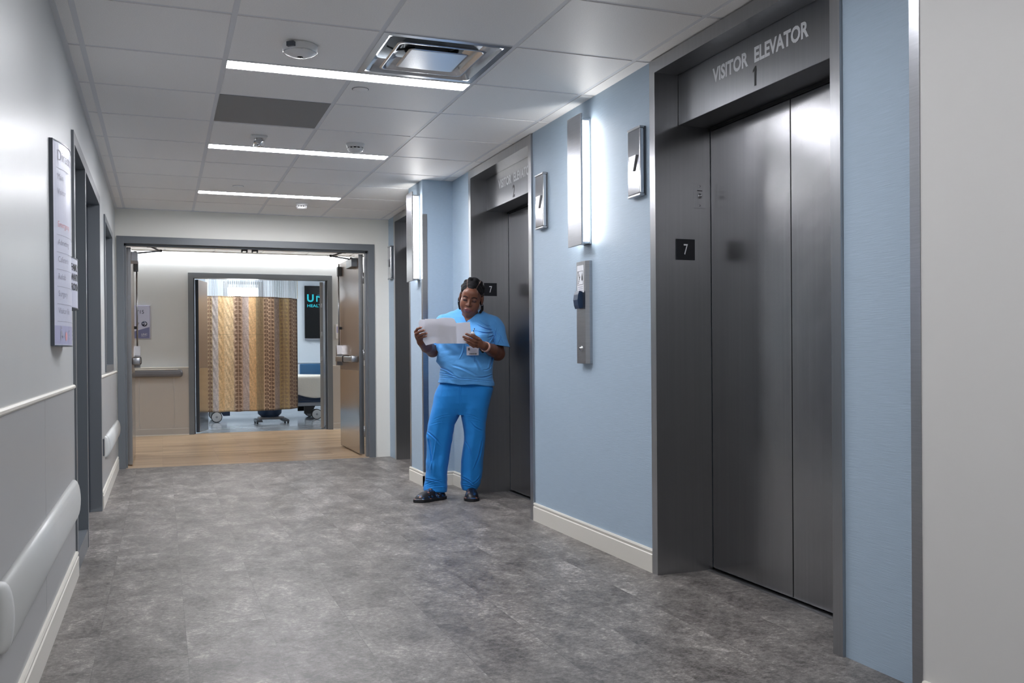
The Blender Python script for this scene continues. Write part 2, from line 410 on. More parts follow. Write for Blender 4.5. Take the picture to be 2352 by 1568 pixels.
# patient room
mb = MB()
mb.box(-2.5, 1.02, 17.0, 17.14, 0, 2.75, m_wardwall); mb.box(1.70, 5, 17.0, 17.14, 0, 2.75, m_wardwall)
mb.box(1.02, 1.70, 17.0, 17.14, 0, .95, m_wardwall); mb.box(1.02, 1.70, 17.0, 17.14, 2.36, 2.75, m_wardwall)
mb.box(-2.6, -2.5, 13.2, 17.14, 0, 2.75, m_wardwall); mb.box(5, 5.1, 13.2, 17.14, 0, 2.75, m_wardwall)
mb.box(-2.5, .3, 13.22, 13.3, CH-.01, 2.75, m_wardwall); mb.box(.3, 5, 13.22, 13.3, CH-.01, 2.75, m_wardwall)
struct('wall_ward', mb, 'pale walls of the patient room beyond the inner doorway')
struct('trim_3', MB().box(-2.5, 5, 16.985, 17.0, .905, .93, m_wardwall), 'thin dado line on the patient room wall')
struct('ceiling_ward', MB().box(-2.6, 5.1, 13.2, 17.2, 2.70, 2.8, m_wardwall), 'white ceiling of the patient room')

# ceiling: tegular panels in an exposed grid
GX = [-.32+.6096*i for i in range(5)]; GY0 = 3.909
mb = MB(); gap = .012
xs = [XL]+GX+[2.6]
lights_rows = {1: True, 4: True, 7: True, -2: True, -5: True, -8: True}
ys = [GY0+.6096*j for j in range(-12, 9)]
zt = CH
for i in range(len(xs)-1):
    for j in range(len(ys)):
        y0 = ys[j]; y1 = ys[j+1] if j+1 < len(ys) else YE
        if y1 <= YB: continue
        y0 = max(y0, YB); r = j-12
        x0, x1 = xs[i], xs[i+1]
        mid = i in (2, 3)
        if mid and r in lights_rows: y0 += .135     # panel cut short behind the strip light
        if i == 3 and r == 0: continue              # supply diffuser cell
        if i == 2 and r == 2: continue              # grey access panel
        gx0 = gap*.2 if i == 0 else gap; gx1 = gap
        mb.box(x0+gx0, x1-gx1, y0+(.003 if mid and r in lights_rows else gap), y1-(gap*.4 if r == 8 else gap), zt, zt+.02, m_tile)
cl = struct('ceiling', mb, 'lobby ceiling of square acoustic panels in a white grid')
mb = MB().box(XL-.14, 2.7, YB-.1, YE+.1, CH+.003, CH+.05, m_tilebg)
struct('ceiling_grid', mb, 'exposed ceiling grid bars between the panels', parent=cl)
mb = MB().box(XL, XL+.022, YB, YE, CH-.006, CH+.002, m_tilebg)
mb.box(XL, XR, YE-.02, YE, CH-.004, CH+.001, m_tilebg)
struct('wall_angle', mb, 'metal edge trim where ceiling meets wall', parent=cl)
# corridor ceiling
mb = MB()
for i in range(14):
    x0 = -3+i*.6096
    for j in range(6):
        y0 = 9.53+j*.6096; y1 = min(y0+.6096, 12.96)
        if y1-y0 > .05: mb.box(x0+gap, x0+.6096-gap, y0+gap, y1-gap, zt, zt+.02, m_tile)
c2 = struct('ceiling_corridor', mb, 'white panelled ceiling of the cross corridor')
struct('ceiling_grid', MB().box(-3.1, 5.6, YE+.1, 13.1, CH+.008, CH+.05, m_white), parent=c2)

# ------------------------------------------------------------------ lights
m_stripfar = mat('lit_diffuser_far', (255, 255, 255), .5, emit=(250, 250, 255), estr=CEIL_LIGHT*1.8)
m_stripdim = mat('lit_diffuser_near', (255, 255, 255), .5, emit=(250, 250, 255), estr=CEIL_LIGHT*.75)
def strip(x0, x1, y0, y1, label, m_strip=m_strip):
    t = thing('ceiling_light', ((x0+x1)/2, (y0+y1)/2, CH), label, 'light', 'recessed strip lights in the lobby ceiling')
    f = MB()
    f.box(x0-.004, x0, y0-.003, y1+.003, CH-.002, CH+.03, m_white); f.box(x1, x1+.004, y0-.003, y1+.003, CH-.002, CH+.03, m_white)
    f.box(x0, x1, y0-.004, y0, CH-.002, CH+.03, m_white); f.box(x0, x1, y1, y1+.004, CH-.002, CH+.03, m_white)
    f.build('frame', t)
    MB().box(x0, x1, y0, y1, CH+.001, CH+.008, m_strip).build('diffuser', t)
names = {1: 'bright white strip light nearest the camera, running across the ceiling', 4: 'middle of the three bright strip lights across the ceiling',
         7: 'farthest and shortest-looking strip light across the ceiling', -2: 'strip light overhead just out of view', -5: 'strip light behind the viewer', }
for r in (1, 4, 7, -2, -5, -8):
    y = GY0+.6096*r
    strip(GX[1]+.012, GX[3]-.012, y+.012, y+.130, names.get(r, 'strip light farthest behind the viewer'), {7: m_stripfar, 4: m_stripfar, 1: m_strip}.get(r, m_stripdim))
# cove light along far wall of the cross corridor
t = thing('cove_light', (1, 13.03, CH), 'long glowing slot light along the top of the cross corridor wall', 'light')
MB().box(-2.9, 4.9, 12.985, 13.075, CH-.002, CH+.006, m_cove).build('diffuser', t)
MB().box(-2.9, 4.9, 12.965, 12.985, CH-.012, CH+.01, m_white).build('frame', t)
for x_, l_ in ((-1.7, 'unseen light panel added to brighten the left part of the cross corridor'), (3.9, 'unseen light panel added to brighten the right part of the cross corridor')):  # unseen fill panels, added to lift the far corridor wall
    t = thing('ceiling_panel_light', (x_, 11.3, CH), l_, 'light', 'added cross corridor fill panels'); MB().box(x_-.28, x_+.28, 11.02, 11.58, CH-.006, CH-.001, m_ward).build('diffuser', t)
# patient room ceiling panels
for k, (x, y) in enumerate(((1.2, 15.9), (3.4, 15.2), (-1.0, 15.2), (.9, 13.62))):   # patient room; the last panel is an added fill for the curtain front
    t = thing('ceiling_panel_light', (x, y, 2.7), ['square light panel over the curtained bed', 'square light panel right in the patient room', 'square light panel left in the patient room', 'unseen light panel added inside the patient room doorway to brighten the curtain'][k], 'light', 'patient room ceiling light panels')
    MB().box(x-.3, x+.3, y-.3, y+.3, 2.688, 2.70, m_ward).build('diffuser', t)
    f = MB()
    for a, b_, c, d in ((-.32, .32, -.32, -.3), (-.32, .32, .3, .32), (-.32, -.3, -.3, .3), (.3, .32, -.3, .3)): f.box(x+a, x+b_, y+c, y+d, 2.684, 2.70, m_white)
    f.build('frame', t)

def sconce(xw, yc, label):
    t = thing('wall_sconce', (xw, yc, 1.64), label, 'light', 'steel-fronted wall sconces')
    y0, y1, z0, z1 = yc-.045, yc+.045, 1.66, 2.316
    mb = MB(); mb.box(xw-.012, xw, y0-.002, y1+.002, z0-.012, z1+.012, m_satin); 
    mb.box(xw-.068, xw, y0, y1, z0-.012, z0, m_satin, .002); mb.box(xw-.068, xw, y0, y1, z1, z1+.012, m_satin, .002)
    mb.build('housing', t)
    MB().box(xw-.067, xw-.012, y0+.001, y1-.001, z0, z1, m_sconce).build('diffuser', t)
    MB().box(xw-.080, xw-.068, yc-.088, yc+.088, 1.637, 2.345, m_satin, .002).build('face_plate', t)
sconce(XR, 4.615, 'lit steel-fronted sconce on the blue wall between the two nearest elevators')
sconce(1.95, 7.245, 'farther lit steel sconce on the blue pier above the person')

# ------------------------------------------------------------------ elevators
def elevator(y0, y1, num, label, lettm):
    t = thing('elevator_entrance', (XR, (y0+y1)/2, 0), label, 'elevator')
    cw = .05; xo = XR-.012
    f = MB()
    f.box(xo, XR+.29, y1-cw, y1, 0, 2.432, m_steel)          # far jamb: face and return
    f.box(xo, XR+.29, y0, y0+cw, 0, 2.432, m_steel)
    f.box(xo, XR+.29, y0+cw, y1-cw, 2.372, 2.432, m_steel)
    f.build('frame', t)
    a, b_ = y0+cw, y1-cw
    tr = MB().box(XR+.115, XR+.285, a+.002, b_-.002, 2.132, 2.372, m_tran, .002).build('transom_panel', t)
    yc = (a+b_)/2
    rv, uv = (0, -1, 0), (0, 0, 1)
    mb = MB(); text_mb(mb, 'VISITOR', .058, (XR+.115, yc+.313, 2.254), rv, uv, lettm, bold=.034, fit=.266); mb.build('visitor_lettering', tr)
    mb = MB(); text_mb(mb, 'ELEVATOR', .058, (XR+.115, yc+.003, 2.254), rv, uv, lettm, bold=.034, fit=.344); mb.build('elevator_lettering', tr)
    mb = MB()
    if num == 1: mb.add([(XR+.1142, yc+a, z) for a, z in ((-.010, 2.155), (-.010, 2.236), (-.001, 2.236), (.014, 2.222), (.014, 2.212), (.004, 2.218), (.004, 2.155))], [list(range(7))], m_numblack)
    else: text_mb(mb, str(num), .080, (XR+.115, yc+.022, 2.148), rv, uv, m_numblack, fit=.044, bold=.03)
    mb.build('numeral', tr)
    MB().box(XR+.283, XR+.287, a, b_, 2.118, 2.132, m_black).build('header_gap', t)
    for k, (d0, d1) in enumerate(((yc+.006, b_-.003), (a+.003, yc-.000))):
        MB().box(XR+.292, XR+.325, d0, d1, .012, 2.14, m_steeld, .0015).build('door', t)
    MB().box(XR+.26, XR+.36, a, b_, .0, .004, m_steel).build('sill', t)
    MB().box(XR+.33, XR+.35, y0-.0, y1, 0, 2.435, m_black).build('shaft_backing', t)
elevator(*EL[0], 1, 'nearest brushed steel elevator entrance lettered VISITOR ELEVATOR 1', m_num)
elevator(*EL[1], 2, 'second brushed steel elevator entrance, numbered 2, behind the person', m_txt2)
elevator(*EL[2], 3, 'third steel elevator entrance at the far end, partly hidden by the pier', m_txt2)

def floor_plaque(x0, x1, z0, z1, y, label):
    t = thing('floor_number_sign', ((x0+x1)/2, y, z0), label, 'sign', 'black floor number plaques')
    MB().box(x0, x1, y-.004, y, z0, z1, m_blackp, .001).build('plate', t)
    mb = MB(); text_mb(mb, '7', (z1-z0)*.5, ((x0+x1)/2, y-.004, z0+(z1-z0)*.26), (1, 0, 0), (0, 0, 1), m_num, align='CENTER', sx=.7); mb.build('numeral', t)
floor_plaque(2.297, 2.400, 1.494, 1.593, 3.85, 'black square plaque with a pale 7 on the nearest elevator jamb')
floor_plaque(2.290, 2.393, 1.490, 1.588, 6.63, 'black 7 plaque just behind the head of the person')
t = thing('key_switch_plate', (2.43, 3.85, 1.744), 'small steel key switch plate on the nearest elevator jamb', 'switch')
MB().box(2.397, 2.461, 3.847, 3.85, 1.744, 1.862, m_steel, .0008).build('plate', t)
mb = MB(); mb.lathe((2.429, 3.847, 1.803), [(.0, -.008), (.008, -.008), (.010, -.006), (.012, 0)], m_chrome, 16, 'y'); mb.build('key_cylinder', t)
for z in (1.757, 1.849): MB().lathe((2.429, 3.847, z), [(0, -.002), (.004, -.0015), (.0045, 0)], m_chrome, 10, 'y').build('screw', t)
MB().box(2.415, 2.443, 3.8462, 3.847, 1.826, 1.830, m_numblack).build('marking', t)

def lantern(y0, y1, label):
    z0, z1 = 1.812, 2.150; yc = (y0+y1)/2
    t = thing('hall_lantern', (XR, yc, z0), label, 'light fixture', 'steel elevator direction lanterns')
    MB().box(XR-.008, XR, y0-.004, y1+.004, z0+.003, z1-.003, m_slate2).build('back_plate', t)
    MB().box(XR-.032, XR-.008, y0, y1, z0+.012, z1-.012, m_chrome, .004).build('face', t)
    for zz in (z0, z1-.012): MB().box(XR-.034, XR-.006, y0-.001, y1+.001, zz, zz+.012, m_satin, .003).build('end_cap', t)
    zc = 2.0; mb = MB(); mb.prism([(yc+.036, zc+.012), (yc-.036, zc+.012), (yc-.006, zc-.062), (yc+.006, zc-.062)], 'x', XR-.040, XR-.031, m_satin); mb.build('down_arrow', t)
lantern(3.960, 4.085, 'steel direction lantern immediately beside the nearest elevator, right of the sconce')
lantern(5.170, 5.295, 'steel direction lantern beside the second elevator, left of the near sconce')
lantern(9.150, 9.275, 'small-looking steel lantern at the far end beside the third elevator')

t = thing('call_station', (XR, 4.628, .995), 'tall steel call button station with a navy card reader below the near sconce', 'call panel')
mb = MB(); mb.prism([(4.563, XR), (4.563, XR-.018), (4.578, XR-.036), (4.692, XR-.036), (4.692, XR)], 'z', .995, 1.556, m_satin)
mb = MB(); pts = [(XR, 4.563), (XR-.016, 4.563), (XR-.034, 4.580), (XR-.034, 4.692), (XR, 4.692)]; mb.prism(pts, 'z', .995, 1.556, m_satin)
mb.build('body', t)
mb = MB(); mb.box(XR-.0350, XR-.034, 4.598, 4.682, 1.385, 1.535, m_num); 
for a, b_, c, d in ((4.604, 4.676, 1.502, 1.504), (4.604, 4.676, 1.428, 1.430)): mb.box(XR-.0355, XR-.035, a, b_, c, d, m_numblack)
mb.box(XR-.0355, XR-.035, 4.604, 4.606, 1.428, 1.504, m_numblack); mb.box(XR-.0355, XR-.035, 4.674, 4.676, 1.428, 1.504, m_numblack)
# stair figure and flame pictograms, caption lines
for k in range(4): mb.box(XR-.0355, XR-.035, 4.662-k*.006, 4.669-k*.006, 1.436+k*.010, 1.440+k*.010, m_numblack); mb.box(XR-.0355, XR-.035, 4.661-k*.006, 4.6635-k*.006, 1.436+k*.010, 1.447+k*.010, m_numblack)
mb.add([(XR-.0356, 4.652, 1.460), (XR-.0356, 4.646, 1.460), (XR-.0356, 4.658, 1.492), (XR-.0356, 4.664, 1.488)], [[0, 1, 2, 3]], m_numblack)
mb.lathe((XR-.0352, 4.664, 1.496), [(0, -.0006), (.004, -.0005), (.004, 0)], m_numblack, 10, 'x')
mb.add([(XR-.0356, 4.616+dy, z) for dy, z in ((0, 1.446), (.008, 1.456), (.007, 1.470), (.001, 1.494), (-.006, 1.472), (-.007, 1.456))], [[0, 1, 2, 3, 4, 5]], m_numblack)
for k in range(3): mb.box(XR-.0355, XR-.035, 4.608, 4.670-k*.006, 1.414-k*.010, 1.418-k*.010, m_signtxt)
mb.build('instruction_label', t)
mb = MB(); mb.prism([(XR-.034, 1.300), (XR-.055, 1.296), (XR-.062, 1.315), (XR-.066, 1.345), (XR-.062, 1.375), (XR-.055, 1.394), (XR-.034, 1.390)], 'y', 4.612, 4.668, m_blueplastic); mb.build('card_reader', t)
mb = MB(); mb.lathe((XR-.034, 4.630, 1.078), [(0, -.012), (.008, -.012), (.009, -.004), (.014, -.003), (.015, 0)], m_chrome, 16, 'x'); mb.build('key_switch', t)

# corner guards
def guard(xc, yc, sx, sy, z1, label, w=.038, z0=0.0):
    mb = MB(); mb.box(min(xc-.0025*1, xc), xc, min(yc, yc+sy*w), max(yc, yc+sy*w), z0, z1, m_satin)
    mb.box(min(xc, xc+sx*w), max(xc, xc+sx*w), min(yc, yc-sy*.0025), max(yc, yc-sy*.0025), z0, z1, m_satin)
    o = mb.build('corner_guard'); tag(o, label, 'corner guard'); return o
guard(1.95, 7.13, 1, 1, 2.166, 'tall steel corner guard on the near edge of the blue pier', z0=.0)
guard(1.95, 7.56, 1, -1, 2.166, 'slim steel corner guard on the far edge of the blue pier')
guard(2.035, 2.105, 1, -1, CH, 'steel corner guard edging the white wall at right')

# ------------------------------------------------------------------ left wall doorway, window, signs, rails
d = thing('door_3', (XL, 5.9, 0), 'slate grey framed doorway with narrow sidelight on left wall', None, None, 'structure')
mb = MB(); fx = XL+.012
mb.box(XL-.13, fx, 4.90, 4.955, 0, 2.145, m_slate); mb.box(XL-.13, fx, 6.865, 6.92, 0, 2.145, m_slate); mb.box(XL-.13, fx, 4.955, 6.865, 2.085, 2.145, m_slate)
mb.box(XL-.13, fx, 5.60, 5.65, 0, 2.085, m_slate)
mb.box(XL-.13, fx-.002, 4.955, 5.60, 0, .10, m_slate); mb.box(XL-.12, XL-.06, 4.955, 5.60, 2.02, 2.085, m_slate2)
for a, b_ in ((5.65, 5.665), (6.85, 6.865)): mb.box(XL-.09, XL-.06, a, b_, 0, 2.085, m_slate2)
mb.box(XL-.09, XL-.06, 5.65, 6.865, 2.07, 2.085, m_slate2)
mb.build('frame', d)
MB().box(XL-.085, XL-.078, 4.955, 5.60, .10, 2.02, m_dglass).build('sidelight_glass', d)
mb = MB().box(XL-.13, XL-.092, 5.655, 6.86, .008, 2.075, m_slate2, .001); lf = mb.build('door_panel', d)
mb = MB(); mb.lathe((XL-.092, 5.74, 1.0), [(0, .05), (.01, .05), (.01, .012), (.028, .010), (.028, 0)], m_satin, 14, 'x'); mb.box(XL-.047, XL-.035, 5.735, 5.86, .992, 1.008, m_satin, .003); mb.build('door_handle', lf)
wn = thing('window_1', (XL, 8.1, .95), 'slate grey framed window on left wall near the far corner', None, None, 'structure')
mb = MB()
for a, b_, c, d_ in ((7.55, 7.60, .935, 2.12), (8.64, 8.69, .935, 2.12), (7.60, 8.64, 2.07, 2.12), (7.60, 8.64, .935, .985)): mb.box(XL-.13, XL+.010, a, b_, c, d_, m_slate)
mb.box(XL-.09, XL-.06, 7.60, 7.63, .985, 2.07, m_slate2); mb.box(XL-.09, XL-.06, 8.61, 8.64, .985, 2.07, m_slate2); mb.build('frame', wn)
MB().box(XL-.08, XL-.072, 7.60, 8.64, .985, 2.07, m_dglass).build('pane', wn)
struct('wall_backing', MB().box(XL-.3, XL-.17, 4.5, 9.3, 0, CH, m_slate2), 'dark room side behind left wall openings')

# bumper rails
def bumper(y0, y1, z0, z1, label):
    t = thing('bumper_rail', (XL+.004, (y0+y1)/2, z0), label, 'wall guard', 'pale bumper rails on the left wall')
    n = 12; prof = []
    for k in range(n+1):
        a = -math.pi/2+math.pi*k/n; prof.append((XL+.004+.034*max(0, math.cos(a))**.7, (z0+z1)/2+(z1-z0)/2*math.sin(a)))
    MB().prism(prof, 'y', y0+.03, y1-.03, m_rail, True).build('cover', t)
    for yy, s in ((y0+.03, -1), (y1-.03, 1)):
        mb = MB(); vs = []; fs = []
        for q in range(5):
            tt = q/4*math.pi/2; sc_ = math.cos(tt); yv = yy+s*.030*math.sin(tt)
            for (x, z) in prof: vs.append((XL+.004+(x-XL-.004)*max(sc_, .15), yv, (z0+z1)/2+(z-(z0+z1)/2)*(1-.10*(1-sc_))))
        m_ = len(prof)
        for q in range(4):
            for k in range(m_-1): fs.append([q*m_+k, q*m_+k+1, (q+1)*m_+k+1, (q+1)*m_+k])
        fs.append(list(range(4*m_, 5*m_))); fs.append(list(range(0, m_)))
        mb.add(vs, fs, m_rail, True); mb.build('end_cap', t)
bumper(2.66, 4.80, .290, .478, 'wide pale bumper rail low on left wall in the foreground')
bumper(7.38, 9.25, .310, .470, 'far pale bumper rail below the left wall window')
t = thing('wall_outlet', (XL+.004, 7.16, .36), 'small dark outlet plate before the far bumper rail', 'outlet')
MB().box(XL+.004, XL+.012, 7.12, 7.20, .35, .47, m_slate2, .001).build('plate', t)

# curved directory sign
def curved(t, y0, y1, z0, z1, bulge, m, name='panel'):
    yc = (y0+y1)/2; hw = (y1-y0)/2
    def X_(y): return XL+.012+bulge*(1-((y-yc)/hw)**2)
    n = 18; mb = MB(); outer = [(X_(y0+(y1-y0)*k/n), y0+(y1-y0)*k/n) for k in range(n+1)]
    pts = outer+[(XL, y1), (XL, y0)]
    mb.prism(pts, 'z', z0, z1, m); mb.build(name, t)
    cap = MB()
    for z in (z0-.004, z1): cap.prism([(x+.002, y) for x, y in outer]+[(XL, y1+.002), (XL, y0-.002)], 'z', z, z+.004, m_slate2)
    cap.box(XL, XL+.014, y0-.008, y0-.001, z0-.004, z1+.004, m_slate2); cap.build('edge_trim', t)
    return lambda p: Vector((X_(p.y)+.0012, p.y, p.z))
t = thing('directory_sign', (XL, 4.17, 1.1), 'tall curved pale directory board on left wall in the foreground', 'sign')
wf = curved(t, 3.95, 4.40, 1.10, 1.892, .042, m_sign)
mb = MB(); rv, uv = (0, 1, 0), (0, 0, 1)
L = [('Directory', .040, 1.822, m_signtxt), ('Main Lobby', .022, 1.748, m_signtxt), ('Visitor Elevators', .022, 1.690, m_signtxt), ('Emergency', .022, 1.562, m_signred), ('Admitting', .022, 1.492, m_signtxt),
     ('Cafeteria', .022, 1.425, m_signtxt), ('Rehab', .022, 1.358, m_signtxt), ('Surgery', .022, 1.291, m_signtxt), ('Visitor Parking', .022, 1.224, m_signtxt)]
L = [(a.replace('Main Lobby', 'Main').replace('Visitor Elevators', 'Visitor').replace('Visitor Parking', 'Visitor Re'), b_, c, d_) for a, b_, c, d_ in L]
for s_, cap, z, m_ in L: text_mb(mb, s_, cap, (0, 3.985, z), rv, uv, m_, warp=wf)
for z in (1.790, 1.530, 1.462, 1.395, 1.328, 1.260, 1.192):
    for k in range(8):
        y = 3.975+k*.05; q = [wf(Vector((0, yy, zz))) for yy, zz in ((y, z), (y+.05, z), (y+.05, z+.0016), (y, z+.0016))]; mb.add([p[:] for p in q], [[0, 1, 2, 3]], m_signtxt)
mb.build('lettering', t)
mb = MB()
for k in range(9):
    y = 3.952+k*.0496; q = [wf(Vector((0, yy, zz)))-Vector((.0006, 0, 0)) for yy, zz in ((y, 1.104), (y+.0496, 1.104), (y+.0496, 1.176), (y, 1.176))]; mb.add([p[:] for p in q], [[0, 1, 2, 3]], m_signband)
def flatpoly(mb, pts, m_): mb.add([(wf(Vector((0, y, z)))+Vector((.0006, 0, 0)))[:] for y, z in pts], [list(range(len(pts)))], m_)
flatpoly(mb, [(4.00, 1.118), (4.006, 1.118), (4.012, 1.140), (4.026, 1.128), (4.032, 1.132), (4.018, 1.150), (4.010, 1.160), (4.002, 1.156)], m_signtxt)
flatpoly(mb, [(4.008+.006*math.cos(a), 1.168+.006*math.sin(a)) for a in [k*math.pi/5 for k in range(10)]], m_signtxt)
flatpoly(mb, [(4.062+.013*math.cos(a), 1.135+.018*math.sin(a)) for a in [k*math.pi/6 for k in range(12)]], m_signred)
for k in range(3): flatpoly(mb, [(4.10, 1.122+k*.016), (4.22, 1.122+k*.016), (4.22, 1.129+k*.016), (4.10, 1.129+k*.016)], m_signtxt)
mb.build('footer_band', t)
t = thing('room_sign', (XL, 4.66, 1.275), 'small curved FAMILY WAITING ROOM sign just before the left doorway', 'sign')
wf = curved(t, 4.48, 4.84, 1.275, 1.495, .028, m_sign)
mb = MB()
for k, s_ in enumerate(('FAMILY', 'WAITING', 'ROOM')): mb = MB(); text_mb(mb, s_, .030, (0, 4.525, 1.440-k*.044), rv, uv, m_numblack, warp=wf, bold=.025); mb.build('lettering', t)

# ------------------------------------------------------------------ end wall double doors
d1 = thing('door_1', (.83, YE, 0), 'slate framed double doorway standing open onto the cross corridor', None, None, 'structure')
mb = MB(); y0, y1 = YE-.014, YE+.18
mb.box(-.388, OX0, y0, y1, 0, 2.178, m_slate, .001); mb.box(OX1, 2.048, y0, y1, 0, 2.178, m_slate, .001); mb.box(OX0, OX1, y0, y1, OZ, 2.178, m_slate, .001)
mb.box(OX0, OX0+.016, YE+.06, YE+.13, 0, OZ, m_slate); mb.box(OX1-.016, OX1, YE+.06, YE+.13, 0, OZ, m_slate); mb.box(OX0, OX1, YE+.06, YE+.13, OZ-.016, OZ, m_slate)
mb.build('frame', d1)
for x in (.775, .875):
    mb = MB(); mb.box(x-.03, x+.03, YE+.10, YE+.15, OZ-.026, OZ-.014, m_rubber, .002); mb.box(x-.03, x-.018, YE+.10, YE+.15, OZ-.04, OZ-.02, m_rubber, .002); mb.box(x+.018, x+.03, YE+.10, YE+.15, OZ-.04, OZ-.02, m_rubber, .002); mb.build('top_strike', d1)
def leaf(parent, hx, s, y0, y1, ht, full=True, m_face=m_leaf):
    """s=+1: leaf face looks to +x; hinge edge at y0"""
    xa, xb = (hx, hx+.047*s); x0, x1 = min(xa, xb), max(xa, xb)
    mb = MB(); mb.box(x0, x1, y0, y1, .012, ht, m_face, .0015)
    lf = mb.build('door_leaf', parent)
    MB().box(x0-.0005, x1+.0005, y0-.0015, y0, .012, ht, m_steel).build('edge_plate', lf)
    fx = hx+.047*s
    MB().box(min(fx, fx+.002*s), max(fx, fx+.002*s), y0+.004, y1-.004, .02, .885, m_armor).build('armor_plate', lf)
    for z in (.25, 1.05, 1.85):
        MB().cyl((hx-.002*s, y0-.010, z-.057), (hx-.002*s, y0-.010, z+.057), .008, m_satin, n=12).build('hinge', lf)
    for z in (1.94, 1.62, 1.36): MB().box(x0+.012, x1-.012, y0-.003, y0-.0014, z-.02, z+.02, m_satin).build('edge_latch', lf)
    if not full: return lf
    g = .005
    a, b_ = sorted((fx+.012*s, fx+.072*s))
    pb = MB(); pb.box(a, b_, y0+.07, y1-.09, .975, 1.035, m_satin, .008); pb = pb.build('push_bar', lf)
    a, b_ = sorted((fx+.001*s, fx+.076*s))
    mb = MB(); mb.box(a, b_, y0+.035, y0+.075, .970, 1.042, m_satin, .010); mb.build('bar_end_cap', pb)
    mb = MB(); mb.box(a-.001, b_+.001, y0+.52, y0+.58, .968, 1.044, m_rubber, .010); mb.build('bar_joint', pb)
    mb = MB()
    a, b_ = sorted((fx, fx+.06*s)); mb.prism([(y1-.14, .93), (y1-.06, .93), (y1-.06, 1.06), (y1-.085, 1.16), (y1-.115, 1.16), (y1-.14, 1.06)], 'x', a, b_, m_satin)
    mb.build('latch_box', pb)
    rr_ = MB(); rr_.cyl((fx+.03*s, y1-.10, 1.15), (fx+.03*s, y1-.10, 1.97), .008, m_satin)
    rr_ = rr_.build('vertical_rod', lf)
    a, b_ = sorted((fx, fx+.045*s)); mb = MB(); mb.box(a, b_, y1-.135, y1-.065, 1.95, 2.055, m_slate, .004); mb.cyl((fx+.025*s, y1-.10, 2.05), (fx+.025*s, y1-.10, 2.09), .007, m_satin); mb.build('top_latch', lf)
    a, b_ = sorted((fx, fx+.022*s)); mb = MB(); mb.box(a, b_, y1-.115, y1-.085, 1.34, 1.37, m_rubber, .002); mb.build('rod_guide', lf)
    a, b_ = sorted((fx, fx+.062*s)); mb = MB(); mb.box(a, b_, y0+.06, y0+.36, 1.975, 2.065, m_slate if s < 0 else m_satin, .004); mb.build('closer', lf)
    # folding closer arm up to the head of the frame
    p0 = (fx+.035*s, y0+.22, 2.066); p1 = (fx+.27*s, y0+.10, 2.083); p2 = (fx+.19*s, YE+.155, 2.098)
    mb = MB(); mb.cyl((p0[0], p0[1], 2.06), (p0[0], p0[1], 2.088), .014, m_rubber)
    for q0, q1 in ((p0, p1), (p1, p2)):
        v_ = Vector(q1)-Vector(q0); mb.tube([q0, q1], [.008, .007], m_slate2, 8)
    mb.cyl((p1[0], p1[1], 2.073), (p1[0], p1[1], 2.096), .013, m_rubber)
    mb.box(p2[0]-.045, p2[0]+.045, YE+.14, YE+.17, 2.096, 2.112, m_slate2, .002)
    mb.build('closer_arm', lf)
    return lf
leaf(d1, OX0+.006, 1, 9.60, 10.68, 2.10)
leaf(d1, OX1-.006, -1, 9.60, 10.70, 2.10)

# second doorway with narrow and wide leaf
d2 = thing('door_2', (1.3, 13.08, 0), 'inner slate framed doorway to the patient room', None, None, 'structure')
mb = MB(); y0, y1 = 13.066, 13.24
mb.box(.335, .402, y0, y1, 0, 2.160, m_slate, .001); mb.box(2.188, 2.255, y0, y1, 0, 2.160, m_slate, .001); mb.box(.402, 2.188, y0, y1, 2.095, 2.160, m_slate, .001)
mb.box(.402, .42, 13.13, 13.19, 0, 2.095, m_slate2); mb.box(2.17, 2.188, 13.13, 13.19, 0, 2.095, m_slate2)
mb.build('frame', d2)
# narrow leaf, swung in at a slant
mb = MB(); R_ = Matrix.Rotation(math.radians(-17), 3, 'Z'); pv = (.43, 13.26, 0)
mb.box(.43, .475, 13.26, 13.72, .012, 2.085, m_leaf, .0015, R_, pv); nl = mb.build('door_leaf', d2)
mb = MB(); mb.box(.475, .477, 13.265, 13.715, .02, .885, m_armor, 0, R_, pv); mb.build('armor_plate', nl)
mb = MB(); mb.box(.43, .475, 13.2585, 13.26, .012, 2.085, m_slate2, 0, R_, pv); mb.build('edge_plate', nl)
RW = Matrix.Rotation(math.radians(-12), 3, 'Z'); pw = (2.155, 13.26, 0)
mb = MB(); mb.box(2.11, 2.155, 13.26, 14.42, .012, 2.085, m_leaf, .0015, RW, pw); wl = mb.build('door_leaf', d2)
MB().box(2.11, 2.155, 13.2585, 13.26, .012, 2.085, m_steel).build('edge_plate', wl)
for z in (1.75, 1.35, 1.0): MB().box(2.122, 2.143, 13.257, 13.2588, z-.03, z+.03, m_chrome).build('edge_latch', wl)

# cross corridor: sign, handrail, smoke detector, wall box
t = thing('wayfinding_sign', (-.30, 13.076, 1.28), 'blue-grey wayfinding sign with 715 and an arrow on the corridor wall', 'sign')
MB().box(-.45, -.142, 13.060, 13.078, 1.282, 1.716, m_signband, .001).build('backing', t)
MB().box(-.442, -.150, 13.0565, 13.060, 1.290, 1.708, m_sign2).build('panel', t)
mb = MB(); mb.add([(-.442, 13.0560, 1.290), (-.150, 13.0560, 1.290), (-.150, 13.0560, 1.435), (-.442, 13.0560, 1.345)], [[0, 1, 2, 3]], m_sign2b)
rv, uv = (1, 0, 0), (0, 0, 1)
text_mb(mb, '715', .046, (-.312, 13.0563, 1.610), rv, uv, m_navy)
mb.build('lettering', t); mb = MB(); text_mb(mb, '7', .030, (-.296, 13.0563, 1.462), rv, uv, m_navy); mb.build('lettering', t); mb = MB()
